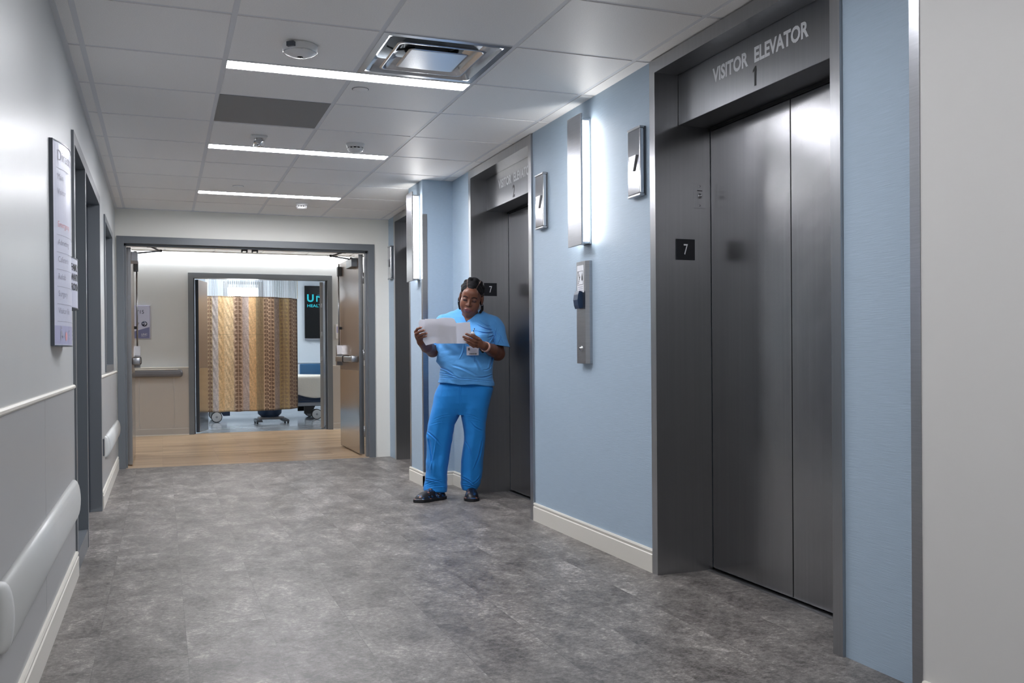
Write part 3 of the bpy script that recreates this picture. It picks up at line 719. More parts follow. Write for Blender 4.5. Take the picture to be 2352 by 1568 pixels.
text_mb(mb, 'UNC', .022, (-.252, 13.0555, 1.328), rv, uv, m_num, sx=1.1); text_mb(mb, 'HEALTH', .009, (-.252, 13.0555, 1.312), rv, uv, m_num, sx=1.3)
mb.build('emblem_lettering', t)
mb = MB(); mb.lathe((-.212, 13.0555, 1.477), [(0, -.0004), (.036, -.0004), (.036, 0)], m_navy, 28, 'y')
def quad(a, b_, c, d_): mb.add([(p[0], 13.0547, p[1]) for p in (a, b_, c, d_)], [[0, 1, 2, 3]], m_sign)
quad((-.238, 1.474), (-.190, 1.474), (-.190, 1.481), (-.238, 1.481))
quad((-.212, 1.498), (-.207, 1.503), (-.184, 1.4775), (-.194, 1.4775)); quad((-.212, 1.457), (-.207, 1.452), (-.184, 1.4775), (-.194, 1.4775))
mb.build('arrow_symbol', t)
t = thing('hand_rail', (-1.2, 13.07, .77), 'dark grey handrail along the cross corridor wall', 'handrail')
prof = [(13.062, .775), (13.0, .775), (12.985, .79), (12.982, .815), (12.985, .85), (12.995, .866), (13.01, .870), (13.02, .866), (13.02, .84), (13.062, .83)]
MB().prism(prof, 'x', -2.9, .20, m_railg).build('rail', t)
mb = MB(); mb.prism([(13.062, .872), (13.018, .876), (12.99, .874), (12.99, .868), (13.062, .868)], 'x', -2.9, .20, m_trim); mb.build('rail_top', t)
mb = MB(); mb.prism([(y if y > 13.03 else y-.001, z) for y, z in prof], 'x', .20, .236, m_railg); mb.lathe((.236, 13.02, .822), [(.048, 0), (.044, .012), (.03, .02), (0, .024)], m_railg, 16, 'x'); mb.build('end_cap', t)
t = thing('smoke_detector', (1.0, 11.6, CH), 'pale conical detector on the cross corridor ceiling', 'smoke detector', 'ceiling smoke detectors')
MB().lathe((1.0, 11.6, CH), [(.10, 0), (.10, -.012), (.05, -.045), (.02, -.052), (0, -.052)], m_white, 24).build('housing', t)
t = thing('card_reader', (2.32, 13.05, 1.28), 'slim white wall box right of the inner doorway', 'wall box')
MB().box(2.300, 2.345, 13.05, 13.08, 1.275, 1.478, m_white, .004).build('housing', t)
MB().box(2.308, 2.337, 13.047, 13.05, 1.36, 1.45, m_signband, .002).build('face_panel', t)

# ------------------------------------------------------------------ patient room
wn = thing('window_2', (1.36, 17.0, .95), 'bright daylight window in the patient room', None, None, 'structure')
mb = MB()
for a, b_, c, d_ in ((1.02, 1.07, .95, 2.36), (1.65, 1.70, .95, 2.36), (1.07, 1.65, 2.31, 2.36), (1.07, 1.65, .95, 1.0), (1.07, 1.10, 1.0, 2.31), (1.62, 1.65, 1.0, 2.31)): mb.box(a, b_, 16.985, 17.13, c, d_, m_bedgrey)
mb.box(1.07, 1.65, 17.0, 17.06, 2.25, 2.31, m_white)
mb.build('frame', wn)
MB().box(1.09, 1.63, 17.08, 17.085, 1.0, 2.31, m_glass).build('pane', wn)
t = thing('display_screen', (2.78, 16.95, 1.36), 'portrait black display screen with teal UNC HEALTH lettering', 'screen')
MB().box(2.425, 3.06, 16.93, 16.985, 1.352, 2.30, m_tv, .003).build('housing', t)
MB().box(2.43, 3.05, 16.94, 16.998, 1.325, 1.352, m_bedgrey).build('mount', t)
mb = MB()
yy = 16.928
text_mb(mb, 'HEALTH', .050, (2.465, yy, 1.915), rv, uv, m_teal, sx=1.18, bold=.015); mb.build('health_lettering', t); mb = MB()
text_mb(mb, 'U', .125, (2.462, yy, 2.015), rv, uv, m_teal, sx=1.0, bold=.035)
text_mb(mb, 'C', .125, (2.800, yy, 2.015), rv, uv, m_teald, sx=1.0, bold=.035)
def tri(pts, m_): mb.add([(x, yy-.001, z) for x, z in pts], [list(range(len(pts)))], m_)
tri([(2.630, 2.015), (2.655, 2.015), (2.655, 2.095), (2.690, 2.085), (2.720, 2.060), (2.750, 2.015), (2.778, 2.015), (2.745, 2.075), (2.705, 2.110), (2.660, 2.120), (2.630, 2.120)], m_teal)
tri([(2.640, 2.142), (2.680, 2.142), (2.725, 2.125), (2.755, 2.095), (2.755, 2.142), (2.780, 2.142), (2.780, 2.045), (2.765, 2.060), (2.735, 2.100), (2.700, 2.124), (2.660, 2.134)], m_teald)
mb.build('lettering', t)

# curtain on a curved track
def ypath(x): return 14.0+.50*max(0, (x-1.2)/.8)**2
X0, X1, Z0, Z1 = .60, 1.96, .235, 1.915
nx, nz_ = 300, 300
xs_ = np.linspace(X0, X1, nx); zs_ = np.linspace(Z0, Z1, nz_)
XX, ZZ = np.meshgrid(xs_, zs_, indexing='ij')
uu = (XX-X0)/(X1-X0)*204   # stripe coordinate across the cloth
fold = .036*np.sin(uu/204*2*np.pi*5.2+.6)*(.7+.3*np.sin(uu/23))+.006*np.sin(uu/6+ZZ*3)*(1-.4*(ZZ-Z0))+.004*np.sin(ZZ*41+uu*.6)*np.cos(uu*.21)
YY = np.vectorize(ypath)(XX)+fold
stripes = [(0, 2, (150, 120, 96)), (2, 13, (172, 150, 112), 1), (13, 25, (186, 176, 168)), (25, 37, (206, 172, 118)), (37, 57, (208, 182, 136)), (57, 76, (178, 150, 122), 1), (76, 90, (172, 156, 146)),
           (90, 105, (206, 162, 106)), (105, 121, (166, 142, 100), 2), (121, 146, (196, 166, 130), 3), (146, 158, (160, 146, 134)), (158, 180, (182, 158, 104), 2), (180, 205, (176, 150, 112), 3)]
col = np.zeros((nx, nz_, 3)); rng = np.random.RandomState(3)
tex = rng.rand(nx, nz_)
for q in range(2): tex = (tex+np.roll(tex, 1, 0)+np.roll(tex, 1, 1)+np.roll(tex, -1, 1))/4
tex = (tex-.5)*2.2
def lin_np(c): c = np.clip(np.asarray(c)/255., 0, 1); return np.where(c <= .04045, c/12.92, ((c+.055)/1.055)**2.4)
zp = ZZ/.0575
for st in stripes:
    a, b_, c = st[:3]; k = st[3] if len(st) > 3 else 0
    msk = (uu >= a) & (uu < b_+.01)
    base = np.ones((nx, nz_, 3))*np.array(c)
    if k:
        cen = (a+b_)/2; cols = [(cen, (b_-a)*.40)] if k in (1, 2) else [(a+(b_-a)*.27, (b_-a)*.20), (a+(b_-a)*.68, (b_-a)*.26)]
        for ci, (cx, hw) in enumerate(cols):
            fz = (zp+ci*.4) % 1.0; sx_ = (uu-cx)/hw
            fz = fz+.12*np.abs(sx_)
            wdt = np.sqrt(np.clip(1-((fz-.48)/.46)**2, 0, 1))*(1-.35*np.abs(fz-.4))
            lf_ = np.abs(sx_) < wdt
            vein = np.abs(sx_) < .07
            dark = np.array((126, 96, 74)) if k != 2 else np.array((158, 134, 98))
            base[lf_ & ~vein] = dark
    base = base*.82+np.array((204, 176, 164))*.26*(base.mean(-1, keepdims=True)/165); base = base*(1+(.10+.10*(k == 0))*tex[..., None])
    col[msk] = base[msk]
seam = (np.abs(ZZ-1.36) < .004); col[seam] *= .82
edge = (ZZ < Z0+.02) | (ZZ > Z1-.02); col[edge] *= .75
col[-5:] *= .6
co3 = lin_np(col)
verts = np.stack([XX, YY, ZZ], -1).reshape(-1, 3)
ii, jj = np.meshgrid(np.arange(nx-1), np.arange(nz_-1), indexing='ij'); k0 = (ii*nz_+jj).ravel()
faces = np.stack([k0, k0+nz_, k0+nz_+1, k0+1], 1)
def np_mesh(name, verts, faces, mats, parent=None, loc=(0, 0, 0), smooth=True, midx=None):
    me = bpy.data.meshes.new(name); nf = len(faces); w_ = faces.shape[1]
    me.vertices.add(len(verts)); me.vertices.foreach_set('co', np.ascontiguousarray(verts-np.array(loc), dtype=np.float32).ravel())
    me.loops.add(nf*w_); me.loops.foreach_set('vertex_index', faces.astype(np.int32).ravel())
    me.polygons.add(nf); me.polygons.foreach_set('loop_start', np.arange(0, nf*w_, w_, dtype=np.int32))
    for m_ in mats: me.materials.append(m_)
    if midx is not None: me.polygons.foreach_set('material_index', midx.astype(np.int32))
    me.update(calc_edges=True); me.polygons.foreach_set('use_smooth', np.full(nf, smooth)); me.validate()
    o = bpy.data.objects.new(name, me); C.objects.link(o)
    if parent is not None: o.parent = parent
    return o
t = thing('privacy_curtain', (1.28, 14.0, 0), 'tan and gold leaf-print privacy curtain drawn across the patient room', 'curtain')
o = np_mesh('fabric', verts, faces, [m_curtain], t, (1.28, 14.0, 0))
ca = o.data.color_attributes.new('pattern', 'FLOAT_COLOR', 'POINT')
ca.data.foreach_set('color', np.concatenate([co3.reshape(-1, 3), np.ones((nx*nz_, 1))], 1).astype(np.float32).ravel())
sm_ = o.modifiers.new('thickness', 'SOLIDIFY'); sm_.thickness = .002
zs2 = np.array([Z1, Z1+.15, Z1+.3, 2.52]); n2_ = len(zs2)
v2 = np.array([(x, YY[i, -1], z) for i, x in enumerate(xs_) for z in zs2])
ii, jj = np.meshgrid(np.arange(nx-1), np.arange(n2_-1), indexing='ij'); k0 = (ii*n2_+jj).ravel()
np_mesh('mesh_header', v2, np.stack([k0, k0+n2_, k0+n2_+1, k0+1], 1), [m_mesh], t, (1.28, 14.0, 0))
mb = MB(); mb.tube([(x, ypath(x), 2.53) for x in np.linspace(-.3, 2.1, 20)], .012, m_white, 8); mb.build('track', t)
mb = MB(); mb.box(1.955, 1.965, ypath(1.96)-.012, ypath(1.96)+.012, Z1, 2.52, m_trim); mb.build('edge_tape', t)
for x in np.linspace(-.2, 2.0, 4): MB().cyl((x, ypath(x), 2.53), (x, ypath(x), 2.70), .006, m_white, n=6).build('track_hanger', t)

# hospital bed lying across the room behind the curtain
t = thing('hospital_bed', (1.6, 15.6, 0), 'hospital bed with cream blanket and navy side rail, half behind the curtain', 'bed')
mb = MB(); mb.box(.62, 2.95, 15.2, 16.1, .22, .30, m_bedgrey, .02); mb.box(.8, 2.8, 15.4, 15.9, .30, .46, m_slate2, .02); mb.build('base_frame', t)
mb = MB(); mb.box(2.0, 2.5, 15.18, 15.5, .28, .44, m_blueplastic, .02)
for k in range(4): mb.box(2.10, 2.42, 15.16, 15.2, .30+k*.035, .322+k*.035, m_blueplastic, .006)
mb.build('motor_cover', t)
mb = MB(); mb.box(.60, 3.0, 15.16, 16.14, .46, .52, m_bedgrey, .02); mb.build('deck', t)
mb = MB(); mb.box(.62, 2.98, 15.2, 16.1, .52, .68, m_white, .05); mb.build('mattress', t)
# blanket, draped over the near edge
nxb, nyb = 60, 40; vb = []
for i in range(nxb):
    for j in range(nyb):
        s_ = j/(nyb-1)*1.45; x = 1.2+1.70*i/(nxb-1)
        hem = .10*math.sin(x*2.3)+.03*math.sin(x*9)
        if s_ < 1.0: y = 16.14-s_*.98; z = .70+.012*math.sin(x*6+y*4)
        else:
            q = (s_-1.0)/.45; y = 15.16-.028-.018*math.sin(x*13+q*2)*q; z = .70-q*(.40+hem)
        vb.append((x, y, z+.0))
ii, jj = np.meshgrid(np.arange(nxb-1), np.arange(nyb-1), indexing='ij'); k0 = (ii*nyb+jj).ravel()
ob = np_mesh('blanket', np.array(vb), np.stack([k0, k0+nyb, k0+nyb+1, k0+1], 1), [m_blanket], t, (1.6, 15.6, 0)); md = ob.modifiers.new('thickness', 'SOLIDIFY'); md.thickness = .012
mb = MB(); mb.box(2.22, 3.0, 16.16, 16.20, .55, .90, m_bluebed, .02); mb.build('side_rail', t)
mb = MB(); mb.box(2.99, 3.04, 15.2, 16.1, .40, 1.0, m_bluebed, .02); mb.build('headboard', t)
for x, y in ((.80, 15.24), (2.36, 15.24), (.80, 16.0), (2.36, 16.0)):
    mb = MB(); mb.cyl((x-.0, y-.03, .085), (x, y+.03, .085), .085, m_rubber, n=28); mb.cyl((x, y-.034, .085), (x, y+.034, .085), .074, m_caster, n=28)
    mb.cyl((x, y-.036, .085), (x, y+.036, .085), .018, m_bedgrey, n=14); cs = mb.build('caster', t)
    s_ = 1 if x < 1 else -1
    mb = MB(); mb.prism([(x+s_*.02, .23), (x+s_*.20, .23), (x+s_*.20, .10), (x+s_*.10, .10), (x+s_*.06, .16)], 'y', y-.03, y+.03, m_blueplastic if s_ > 0 else m_rubber); mb.build('caster_fork', cs)
# overbed table, its base showing under the curtain
t = thing('overbed_table', (1.60, 14.75, 0), 'navy and grey rolling table base showing under the curtain', 'table')
mb = MB()
for x0, x1 in ((1.34, 1.44), (1.74, 1.84)):
    mb.prism([(x0, 0.03), (x1, .03), (x1-.01, .06), (x0+.01, .06)], 'y', 14.55, 15.0, m_slate2)
mb.box(1.40, 1.80, 14.86, 14.98, .045, .09, m_bedgrey, .01); mb.build('base', t)
mb = MB(); mb.lathe((1.58, 14.92, .09), [(.19, .16), (.18, .05), (.13, 0), (0, 0)], m_blueplastic, 24); mb.build('base_cover', t)
mb = MB(); mb.box(1.55, 1.61, 14.89, 14.95, .09, .80, m_bedgrey, .006); mb.build('column', t)
mb = MB(); mb.box(1.20, 1.90, 14.72, 15.08, .80, .83, m_white, .012); mb.build('table_top', t)
for x in (1.36, 1.82):
    for y in (14.58, 14.96): MB().cyl((x-.012, y, .022), (x+.012, y, .022), .022, m_rubber, n=14).build('castor', t)

# ------------------------------------------------------------------ ceiling fittings
t = thing('panoramic_camera', (.592, 4.21, CH), 'round white domed security camera on the ceiling beyond the access panel', 'camera')
t['label'] = 'round white domed security camera on the ceiling beside the nearest strip light'
mb = MB(); c = (.592, 4.21, CH)
mb.lathe(c, [(0, 0), (.074, 0), (.077, -.004), (.077, -.030), (.073, -.034), (.045, -.046), (.022, -.052), (0, -.052)], m_white, 40); mb.build('housing', t)
mb = MB(); mb.lathe((c[0], c[1], CH-.052), [(.014, .003), (.013, -.002), (0, -.005)], m_tv, 20); mb.build('lens', t)
mb = MB(); mb.lathe((c[0], c[1], CH-.0335), [(.0745, 0), (.0735, -.0020), (.072, -.0015)], m_chrome, 40); mb.build('trim_ring', t)
mb = MB(); mb.box(.592-.066, .592-.030, 4.21-.076, 4.21-.055, CH-.028, CH-.008, m_slate2, .001, Matrix.Rotation(math.radians(-38), 3, 'Z')); mb.build('maker_label', t)
def smoke(x, y, r, label):
    t = thing('smoke_detector', (x, y, CH), label, 'smoke detector', 'ceiling smoke detectors')
    mb = MB(); mb.lathe((x, y, CH), [(r, 0), (r, -.010), (r*.93, -.014), (r*.90, -.020)], m_white, 32); mb.build('mounting_base', t)
    mb = MB(); mb.lathe((x, y, CH), [(r*.84, -.034), (r*.80, -.044), (r*.55, -.052), (0, -.053)], m_white, 32)
    mb.lathe((x, y, CH), [(r*.90, -.020), (r*.86, -.024), (r*.4, -.024)], m_white, 32)
    for k in range(12):
        a = k*math.pi/6; mb.box(x-.0025, x+.0025, y+r*.70, y+r*.86, CH-.036, CH-.022, m_white, 0, Matrix.Rotation(a, 3, 'Z'), (x, y, CH))
    mb.build('chamber', t)
    MB().cyl((x, y, CH-.036), (x, y, CH-.022), r*.6, m_grille, n=24).build('screen', t)
smoke(1.206, 6.06, .062, 'white louvred smoke detector beside the middle strip light')
smoke(1.212, 8.60, .056, 'farthest white smoke detector beyond the third strip light')
t = thing('strobe_alarm', (.588, 6.05, CH), 'clear ceiling strobe on square white base beside the middle strip light', 'alarm')
MB().box(.588-.05, .588+.05, 6.0, 6.1, CH-.012, CH, m_white, .004).build('base', t)
mb = MB(); mb.box(.588-.032, .588+.032, 6.02, 6.08, CH-.065, CH-.012, m_glass, .01); mb.build('lens', t)
mb = MB(); mb.box(.588-.018, .588+.018, 6.035, 6.065, CH-.05, CH-.012, m_chrome, .004, Matrix.Rotation(.5, 3, 'Y')); mb.build('reflector', t)
for x, y, l in ((.984, 4.80, 'flat round sprinkler cover just beyond the nearest strip light'), (.597, 7.87, 'flat round sprinkler cover before the farthest strip light')):
    t = thing('sprinkler_cover', (x, y, CH), l, 'sprinkler cover', 'flush sprinkler covers')
    MB().lathe((x, y, CH), [(.040, 0), (.040, -.003), (.037, -.005), (0, -.005)], m_tile, 28).build('disc', t)
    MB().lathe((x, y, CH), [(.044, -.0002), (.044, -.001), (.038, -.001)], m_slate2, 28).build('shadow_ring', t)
o = MB().box(GX[1]+.010, GX[2]-.010, GY0+2*.6096+.010, GY0+3*.6096-.010, CH+.001, CH+.012, m_tilegrey).build('access_panel'); tag(o, 'flat darker grey ceiling panel just beyond the nearest strip light', 'ceiling panel')
# supply air diffuser: nested square cones
t = thing('air_diffuser', (1.204, 4.214, CH), 'square metal air diffuser with nested cones in the ceiling', 'vent')
x0, x1, y0, y1 = GX[2]+.010, GX[3]-.010, GY0+.010, GY0+.6096-.010
def sqring(mb, a, za, b_, zb, m_, th=.0015):
    cx, cy = (x0+x1)/2, (y0+y1)/2
    def rr_(h, z): 
        k = 5; c_ = min(.03, h*.18); pts = []
        for sx_, sy_, st in ((1, 1, 0), (-1, 1, 90), (-1, -1, 180), (1, -1, 270)):
            for q in range(k+1):
                t_ = math.radians(st+90*q/k); pts.append((cx+sx_*(h-c_)+c_*math.cos(t_), cy+sy_*(h-c_)+c_*math.sin(t_), z))
        return pts
    rows = [rr_(a+(b_-a)*q, za+(zb-za)*math.sin(q*math.pi/2)) for q in (0, .33, .66, 1)]
    vs = []; [vs.extend(r) for r in rows]; n = len(rows[0]); fs = []
    for i in range(len(rows)-1):
        for k in range(n): fs.append([i*n+k, i*n+(k+1) % n, (i+1)*n+(k+1) % n, (i+1)*n+k])
    mb.add(vs, fs, m_, True)
hw = (x1-x0)/2
mb = MB()
for a, b_, c_, d_ in ((x0, x1, y0, y0+.03), (x0, x1, y1-.03, y1), (x0, x0+.03, y0+.03, y1-.03), (x1-.03, x1, y0+.03, y1-.03)): mb.box(a, b_, c_, d_, CH-.001, CH+.003, m_diffuser)
sqring(mb, hw-.03, CH, hw-.075, CH+.055, m_diffuser); mb.build('outer_frame', t)
cx, cy = (x0+x1)/2, (y0+y1)/2
mb = MB(); sqring(mb, hw-.085, CH-.002, hw-.098, CH-.004, m_diffuser); sqring(mb, hw-.098, CH-.004, hw-.150, CH+.045, m_diffuser); mb.build('cone', t)
mb = MB(); sqring(mb, hw-.152, CH-.004, hw-.165, CH-.006, m_diffuser); h_ = hw-.163
mb.box(cx-h_, cx+h_, cy-h_, cy+h_, CH-.007, CH-.004, m_diffuser, .001); mb.build('centre_plate', t)
mb = MB(); mb.box(x0+.02, x1-.02, y0+.02, y1-.02, CH+.0705, CH+.078, m_grille); mb.lathe((cx, cy, CH+.045), [(.13, .025), (.13, 0), (.125, 0), (.125, .025)], m_rubber, 28); mb.build('neck', t)
for sx_ in (-1, 1): mb = MB(); mb.tube([(cx+sx_*.08, cy, CH+.05), (cx+sx_*.17, cy+.02, CH+.035), (cx+sx_*.21, cy+.02, CH+.05)], .005, m_rubber, 6); mb.build('support_wire', t)
# opening of the ceiling grid above the diffuser: cut
cg = None
for o in cl.children:
    if o.name.startswith('ceiling_grid'): cg = o
me = cg.data; me.clear_geometry()
mb = MB()
for a, b_, c_, d_ in ((XL-.14, x0, YB-.1, YE+.1), (x1, 2.7, YB-.1, YE+.1), (x0, x1, YB-.1, y0), (x0, x1, y1, YE+.1)): mb.box(a, b_, c_, d_, CH+.003, CH+.05, m_tilebg)
me.from_pydata(mb.v, [], mb.f)
#PERSON#
# ------------------------------------------------------------------ the person (implicit surfaces meshed on a grid)
def surface_nets(F, org, h):
    ins = F < 0; nx, ny, nz = F.shape
    cnt = np.zeros((nx-1, ny-1, nz-1), np.int8); offs = [(i, j, k) for i in (0, 1) for j in (0, 1) for k in (0, 1)]
    for i, j, k in offs: cnt += ins[i:nx-1+i, j:ny-1+j, k:nz-1+k]
    act = (cnt > 0) & (cnt < 8); cells = np.argwhere(act); vid = np.full(act.shape, -1, np.int32); vid[act] = np.arange(len(cells))
    acc = np.zeros((len(cells), 3)); num = np.zeros(len(cells))
    vals = {o: F[cells[:, 0]+o[0], cells[:, 1]+o[1], cells[:, 2]+o[2]] for o in offs}
    for a in offs:
        for ax in range(3):
            if a[ax]: continue
            b = list(a); b[ax] = 1; b = tuple(b); va, vb_ = vals[a], vals[b]; m = (va < 0) != (vb_ < 0)
            t = np.zeros(len(va)); t[m] = va[m]/(va[m]-vb_[m]); pt = np.tile(np.array(a, float), (len(va), 1)); pt[:, ax] += t
            acc[m] += pt[m]; num[m] += 1
    V = np.array(org)+h*(cells+acc/num[:, None])
    quads = []
    for ax in range(3):
        b, c = (ax+1) % 3, (ax+2) % 3
        sl0 = [slice(1, None)]*3; sl0[ax] = slice(0, -1); sl1 = [slice(1, None)]*3; sl1[ax] = slice(1, None)
        s0 = ins[tuple(sl0)]; s1 = ins[tuple(sl1)]; idx = np.argwhere(s0 != s1)
        if not len(idx): continue
        sgn = s0[idx[:, 0], idx[:, 1], idx[:, 2]]
        base = idx+1; base[:, ax] -= 1
        ok = np.all(base < np.array(act.shape), 1); base = base[ok]; sgn = sgn[ok]
        def g(db, dc):
            q = base.copy(); q[:, b] += db; q[:, c] += dc; return vid[q[:, 0], q[:, 1], q[:, 2]]
        Q = np.stack([g(-1, -1), g(0, -1), g(0, 0), g(-1, 0)], 1); Q[~sgn] = Q[~sgn][:, ::-1]
        quads.append(Q[np.all(Q >= 0, 1)])
    return V, np.concatenate(quads)
def mesh_sdf(fn, lo, hi, h, s=8):
    lo = np.array(lo, float); n = (np.ceil((np.array(hi)-lo)/h/s).astype(int))*s
    F = np.full(tuple(n+0), 1.0, np.float32)
    bc = np.stack(np.meshgrid(*[np.arange(k//s) for k in n], indexing='ij'), -1).reshape(-1, 3)
    fc = fn(lo+h*(bc*s+(s-1)/2)); 
    near = np.abs(fc) < h*s*1.25
    o3 = np.stack(np.meshgrid(*[np.arange(s)]*3, indexing='ij'), -1).reshape(-1, 3)
    F4 = F.reshape(n[0]//s, s, n[1]//s, s, n[2]//s, s)
    for i in np.where((fc < 0) & ~near)[0]: a, b, c = bc[i]; F4[a, :, b, :, c, :] = -1
    idx = np.where(near)[0]
    for q in range(0, len(idx), 400):
        ch = idx[q:q+400]; pts = (bc[ch]*s)[:, None, :]+o3[None]; f = fn(lo+h*pts.reshape(-1, 3)).reshape(len(ch), s, s, s)
        for r, i in enumerate(ch): a, b, c = bc[i]; F4[a, :, b, :, c, :] = f[r]
    return surface_nets(F, lo, h)
def smin(a, b, k): hh = np.clip(.5+.5*(b-a)/k, 0, 1); return b*(1-hh)+a*hh-k*hh*(1-hh)
def smax(a, b, k): return -smin(-a, -b, k)
def cap(p, a, b, ra, rb=None):
    rb = ra if rb is None else rb; a = np.array(a, float); b = np.array(b, float); d = b-a
    t = np.clip((p-a)@d/(d@d), 0, 1); return np.linalg.norm(p-a-t[:, None]*d, axis=1)-(ra+(rb-ra)*t)
def chain(p, pts, rs, k=.006):
    f = None
    for i in range(len(pts)-1):
        g = cap(p, pts[i], pts[i+1], rs[i], rs[i+1]); f = g if f is None else smin(f, g, k)
    return f
def ell(p, c, r):
    r = np.array(r, float); q = (p-np.array(c))/r; n = np.linalg.norm(q, axis=1); g = np.linalg.norm(q/r, axis=1); return n*(n-1)/np.maximum(g, 1e-6)
def loft(p, T, pw=2.0):
    """T rows: z, xl, xr, yf, yb"""
    T = np.array(T, float); T = T[np.argsort(T[:, 0])]; z = p[:, 2]; c = [np.interp(z, T[:, 0], T[:, k]) for k in range(1, 5)]
    cx, rx, cy, ry = (c[0]+c[1])/2, (c[1]-c[0])/2, (c[2]+c[3])/2, (c[3]-c[2])/2
    q = (np.abs((p[:, 0]-cx)/rx)**pw+np.abs((p[:, 1]-cy)/ry)**pw)**(1/pw); f = (q-1)*np.minimum(rx, ry)
    return np.maximum(f, np.maximum(T[0, 0]-z, z-T[-1, 0]))
PO = (2.087, 6.42, 0); PR = math.radians(-18)
person = thing('person', PO, 'person in blue scrubs and dark floral clogs reading papers beside the second elevator', 'person')
person.rotation_euler.z = PR

# head frame
hc = np.array((.030, -.034, 1.457)); HS = 1.09; HV = np.array((1.05, 1.08, 1.15))
Ry = np.array(Matrix.Rotation(math.radians(8.5), 3, 'Y')); Rx = np.array(Matrix.Rotation(math.radians(17), 3, 'X')); Rz = np.array(Matrix.Rotation(math.radians(-6), 3, 'Z'))
HR = Ry@Rx@Rz     # local head -> person
def tohead(p): return ((p-hc)@HR)/HV
def fromhead(q): return HR@(np.array(q)*HV)+hc
def head_sdf(p):
    q = tohead(p); m = np.abs(q[:, 0]); qs = q.copy(); qs[:, 0] = m
    f = ell(q, (0, .022, .030), (.073, .090, .084))
    f = smin(f, ell(q, (0, -.020, -.030), (.058, .064, .078)), .03)
    f = smin(f, ell(q, (0, -.058, -.090), (.024, .024, .020)), .024)      # chin
    f = smin(f, ell(qs, (.038, -.044, -.034), (.028, .030, .034)), .025)   # cheek
    f = smin(f, ell(qs, (.026, -.036, -.070), (.022, .028, .024)), .025)   # jaw fullness
    f = smin(f, ell(q, (0, -.058, .040), (.048, .026, .028)), .03)       # forehead
    f = smin(f, cap(qs, (.012, -.076, .020), (.042, -.064, .022), .008, .006), .014)  # brow ridge
    f = smax(f, -ell(qs, (.031, -.089, .004), (.017, .013, .011)), .012)   # orbit
    f = smin(f, ell(qs, (.0305, -.0670, .003), (.0160, .0150, .0120)), .003)   # lid over eyeball
    f = smin(f, cap(q, (0, -.078, .012), (0, -.093, -.020), .006, .0095), .010)  # nose bridge
    f = smin(f, ell(q, (0, -.097, -.026), (.0115, .0105, .0095)), .006)
    f = smin(f, ell(qs, (.0135, -.088, -.028), (.0085, .0100, .0080)), .004)
    f = smax(f, -ell(qs, (.0075, -.094, -.036), (.0035, .0050, .0035)), .002)
    f = smin(f, ell(q, (0, -.078, -.060), (.028, .014, .018)), .012)      # muzzle
    lipu = np.minimum(ell(qs, (.008, -.0895, -.0545), (.0125, .0060, .0042)), ell(qs, (.014, -.0865, -.0565), (.011, .0055, .0036)))
    lipl = ell(q, (0, -.0875, -.0648), (.0185, .0070, .0056))
    f = smin(f, lipu, .003); f = smin(f, lipl, .003)
    f = smax(f, -ell(q, (0, -.0965, -.0595), (.021, .0045, .0010)), .002)
    f = smin(f, ell(qs, (.078, .010, -.004), (.009, .017, .030)), .006)     # ear
    f = smax(f, -ell(qs, (.087, .004, .000), (.006, .008, .016)), .004)
    return f*HS
HAND_R = dict(w=(.1101, -.235, 1.110), palm=(.0761, -.262, 1.1281), f=[
 [(.085, -.268, 1.147), (.0640, -.300, 1.1560), (.0242, -.318, 1.1770), (-.0091, -.314, 1.1910)],
 [(.079, -.272, 1.132), (.0520, -.306, 1.1395), (.0091, -.324, 1.1585), (-.0272, -.316, 1.1710)],
 [(.073, -.268, 1.118), (.0460, -.302, 1.1205), (.0121, -.320, 1.1395), (-.0200, -.314, 1.1540)],
 [(.071, -.262, 1.106), (.0420, -.290, 1.1030), (.0180, -.308, 1.1180), (-.0040, -.308, 1.1340)]], t=[(.098, -.238, 1.128), (.078, -.244, 1.158), (.048, -.258, 1.178), (.020, -.268, 1.186)])
HAND_L = dict(w=(-.3247, -.225, 1.1377), palm=(-.3400, -.256, 1.1720), f=[
 [(-.354, -.262, 1.188), (-.3600, -.290, 1.2080), (-.3440, -.312, 1.2290), (-.3200, -.318, 1.2375)],
 [(-.352, -.266, 1.180), (-.3560, -.296, 1.1930), (-.3300, -.320, 1.2090), (-.3000, -.320, 1.2180)],
 [(-.345, -.266, 1.170), (-.3440, -.296, 1.1770), (-.3130, -.318, 1.1905), (-.2820, -.318, 1.1970)],
 [(-.336, -.262, 1.160), (-.3320, -.288, 1.1610), (-.3080, -.308, 1.1720), (-.2860, -.310, 1.1770)]], t=[(-.332, -.238, 1.158), (-.326, -.240, 1.182), (-.308, -.250, 1.202), (-.286, -.264, 1.212)])
FR = [(.0112, .0106, .0094, .0080), (.0115, .0108, .0097, .0082), (.0110, .0103, .0092, .0078), (.0098, .0090, .0080, .0070)]
def hand_sdf(p, Hd):
    w_, pc = np.array(Hd['w']), np.array(Hd['palm']); f = None
    roots = [np.array(g[0]) for g in Hd['f']]
    for r in roots:
        g = cap(p, w_+(pc-w_)*.25, r, .021, .0150); f = g if f is None else smin(f, g, .008)
    f = smin(f, cap(p, w_, pc, .021, .019), .012)
    fd = None
    for pts, rs in zip(Hd['f'], FR):
        g = chain(p, pts, rs, .003); fd = g if fd is None else np.minimum(fd, g)
    f = smin(f, fd, .005)
    th = chain(p, Hd['t'], (.0150, .0120, .0105, .0088), .004); return smin(f, th, .008)
ELB_R, ELB_L = (.222, .010, 1.052), (-.252, -.015, 1.078)
SH_R, SH_L = (.190, .045, 1.262), (-.170, .045, 1.280)
